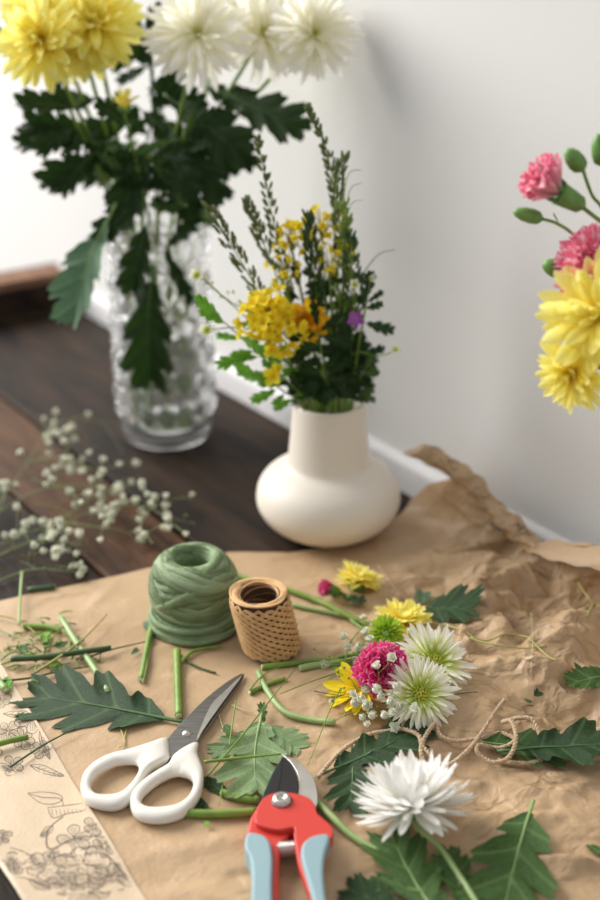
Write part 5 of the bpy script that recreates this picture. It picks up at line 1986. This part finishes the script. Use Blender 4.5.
# grass blades and fibres
blades = [
    ('thin straight grass blade crossing the pale leaf toward the bouquet stems', [(208, 775), (240, 738), (270, 700), (296, 668)], 0.0008, M_stem, 0.010),
    ('green twig lying across the pale leaf up to the shears blade', [(204, 762), (240, 758), (281, 754)], 0.0013, M_stem, 0.010),
    ('thin vertical stem left of the shears over the cut stems', [(236, 700), (230, 740), (224, 776), (219, 806)], 0.0006, M_stem, 0.006),
    ('fine curved blade from the bouquet down across the dark leaf', [(342, 686), (330, 710), (322, 730), (308, 765)], 0.0006, M_stem, 0.006),
    ('fine blade sweeping left from the bouquet toward the scissors', [(345, 670), (310, 682), (280, 694)], 0.0007, M_stem, 0.004),
    ('thin yellowish grass blade pointing up right among the trimmings', [(36, 672), (62, 655), (85, 637), (107, 614)], 0.0013, M_stemy, 0.006),
    ('thin olive grass blade lying over the print left of the scissors', [(10, 767), (40, 747), (60, 736), (75, 728)], 0.0009, M_stemd, 0.004),
    ('long thin green stalk from behind the bouquet out to the wrinkled paper', [(408, 620), (440, 629), (480, 640), (520, 648), (556, 660)], 0.0011, M_stemy, 0.002),
    ('short dry blade above the long stalk at the wrinkled paper', [(470, 640), (505, 646), (545, 652)], 0.0009, M_stemy, 0.002),
    ('dry reddish twig behind the lone dark leaf', [(378, 565), (395, 588), (412, 606)], 0.0008, M_jute, 0.003),
    ('long sprawling twig from the trimmings toward the green ball', [(80, 660), (110, 650), (140, 643), (152, 640)], 0.0008, M_stemd, 0.003),
    ('thin trimming twig along the left edge above the big leaf', [(-10, 682), (30, 678), (60, 671), (92, 666)], 0.0011, M_stemd, 0.002),
    ('fine yellow-green blade running left to right across the trimmings', [(-10, 614), (20, 621), (42, 640)], 0.0009, M_stemy, 0.003),
    ('fine pale blade at the far left below the paper edge', [(-10, 626), (14, 636), (38, 644)], 0.0009, M_stemp, 0.003),
    ('small dry fibre below the big dark leaf', [(121, 730), (125, 742), (119, 748)], 0.0006, M_stemy, 0.001),
    ('second dry fibre below the big dark leaf', [(127, 727), (124, 740), (122, 752)], 0.0006, M_stemy, 0.001),
    ('white curly fibre right of the scissors blade', [(218, 712), (222, 725), (226, 736), (221, 730)], 0.0004, M_pith, 0.001),
    ('fine white fibre beside the scissors tip', [(232, 705), (246, 711), (262, 712)], 0.0004, M_pith, 0.001),
    ('dry straw standing on the wrinkled paper at the right edge', [(578, 582), (590, 600), (602, 612)], 0.0010, M_stemy, 0.012),
    ('second dry straw crossing at the right edge of the wrinkled paper', [(586, 625), (598, 608), (606, 600)], 0.0008, M_stemy, 0.012),
    ('thin dark twig pointing left from under the bouquet', [(314, 691), (330, 694), (352, 696)], 0.0005, M_stemd, 0.002),
    ('thin dark blade right of the white bouquet flowers', [(440, 700), (458, 694), (478, 692)], 0.0006, M_stemd, 0.002),
    ('hair-thin pale fibre standing right of the bouquet on the paper', [(531, 612), (532, 640), (531, 672)], 0.0003, M_pith, 0.008),
    ('thin green stem over the small stub near the scissors tip', [(250, 690), (262, 676), (285, 664)], 0.0007, M_stem, 0.004),
]
for lab, px, r, m, z in blades:
    lay_stem('grass_straw', lab, px, r, m, z, cat='grass', sides=5, taper=0.5, cutend=False)
# trimmings heap (tiny clippings nobody could count)
rd = random.Random(77)
mb = MB()
for k in range(85):
    u, v = rd.gauss(40, 24), rd.gauss(656, 14)
    p = on(u, v, rd.uniform(0.0006, 0.004))
    a = rd.uniform(0, PI)
    L = rd.uniform(0.004, 0.014)
    d = Vector((math.cos(a), math.sin(a), rd.uniform(-0.05, 0.25))) * L
    mb.tube(catmull([p, p + d * 0.5 + Vector((0, 0, 0.001)), p + d], 2), lambda s: 0.0008 * (1.1 - 0.6 * s), 4)
o = mb.build('stem_clippings', M_stem)
o['kind'] = 'stuff'
tag(o, 'scattered thin green clippings heaped on the paper at the left edge', 'clippings')
for i, (u, v, du, dv, m, lab) in enumerate((
        (50, 645, 42, 632, M_leafl, 'light green torn leaf bit in the trimmings, upper one'), (28, 655, 20, 645, M_leafm, 'green torn leaf bit at the left of the trimmings'),
        (62, 668, 50, 660, M_leafl, 'light green torn leaf bit in the middle of the trimmings'), (10, 694, 2, 678, M_leafl, 'light green torn leaf bit at the far left edge above the print'),
        (130, 655, 138, 648, M_leafs, 'small curled grey-green leaf bit on the twig toward the green ball'), (70, 640, 58, 645, M_leafm, 'green torn leaf bit beside the thick pale stem'),
        (225, 722, 228, 730, M_leafm, 'tiny green leaf bit right of the scissors blade'), (534, 690, 541, 684, M_leafd, 'tiny dark leaf bit on the wrinkled paper'),
        (523, 694, 531, 697, M_leafm, 'tiny green leaf bit left of the tiny dark one on the wrinkled paper'), (144, 620, 149, 626, M_leafs, 'tiny grey-green leaf bit left of the green ball'),
        (204, 820, 208, 823, M_leafl, 'tiny yellow-green crumb below the cut stems'), (574, 655, 580, 660, M_leafd, 'tiny dark crumb on the wrinkled paper near the right edge'))):
    table_leaf(lab, (u, v), (du, dv), m, 1 + i % 5, (rd.uniform(-.4, .4), -0.4, 1), 1.0, 0.003, 0.005, width=0.9, depth=0.4)

# ------------------------------------------------------------------ jute string
jt = thing('jute_string', on(330, 770), 'thin jute string looping from the shears past the small bouquet to the right', 'string')
jp = [(318, 778, .006), (328, 765, .008), (345, 748, .010), (368, 735, .010), (388, 731, .010), (402, 729, .012), (418, 735, .016), (424, 748, .014), (445, 765, .012), (466, 752, .016), (480, 735, .016), (495, 712, .018), (505, 700, .018)]
jp2 = [(424, 764, .010), (421, 748, .014), (428, 732, .018), (436, 724, .016), (440, 735, .014), (455, 741, .012), (480, 738, .012), (500, 733, .012), (515, 740, .014), (500, 748, .010), (480, 745, .010), (478, 753, .010), (492, 762, .010),
       (508, 758, .012), (516, 740, .020), (512, 722, .022), (503, 722, .018), (520, 718, .020), (532, 720, .020), (540, 735, .016), (547, 752, .010), (535, 762, .008), (515, 763, .008), (498, 760, .006)]
for nm, q in (('cord', jp), ('looped_end', jp2)):
    path = catmull([P(u, v, z) for u, v, z in q], 14)
    for p in path:
        p.z = max(p.z, pz(p) + 0.0012)
    mb = MB()
    for s_ in (0, 1):
        pa = []
        dist = 0
        for i, p in enumerate(path):
            tn = (path[min(i + 1, len(path) - 1)] - path[max(i - 1, 0)]).normalized()
            x = tn.orthogonal().normalized() if abs(tn.z) > 0.99 else tn.cross(Vector((0, 0, 1))).normalized()
            y = tn.cross(x)
            if i:
                dist += (p - path[i - 1]).length
            a = dist * 1100 + s_ * PI
            pa.append(p + (x * math.cos(a) + y * math.sin(a)) * 0.00080)
        mb.tube(pa, 0.00105, 6)
    rd2 = random.Random(4)
    for k in range(0, len(path) * 2):
        p = path[rd2.randrange(len(path))]
        d = Vector((rd2.uniform(-1, 1), rd2.uniform(-1, 1), rd2.uniform(-0.4, 1))) * 0.0028
        mb.tube([p, p + d], 0.00007, 3, caps=False)
    mb.build(nm, M_jute, jt)
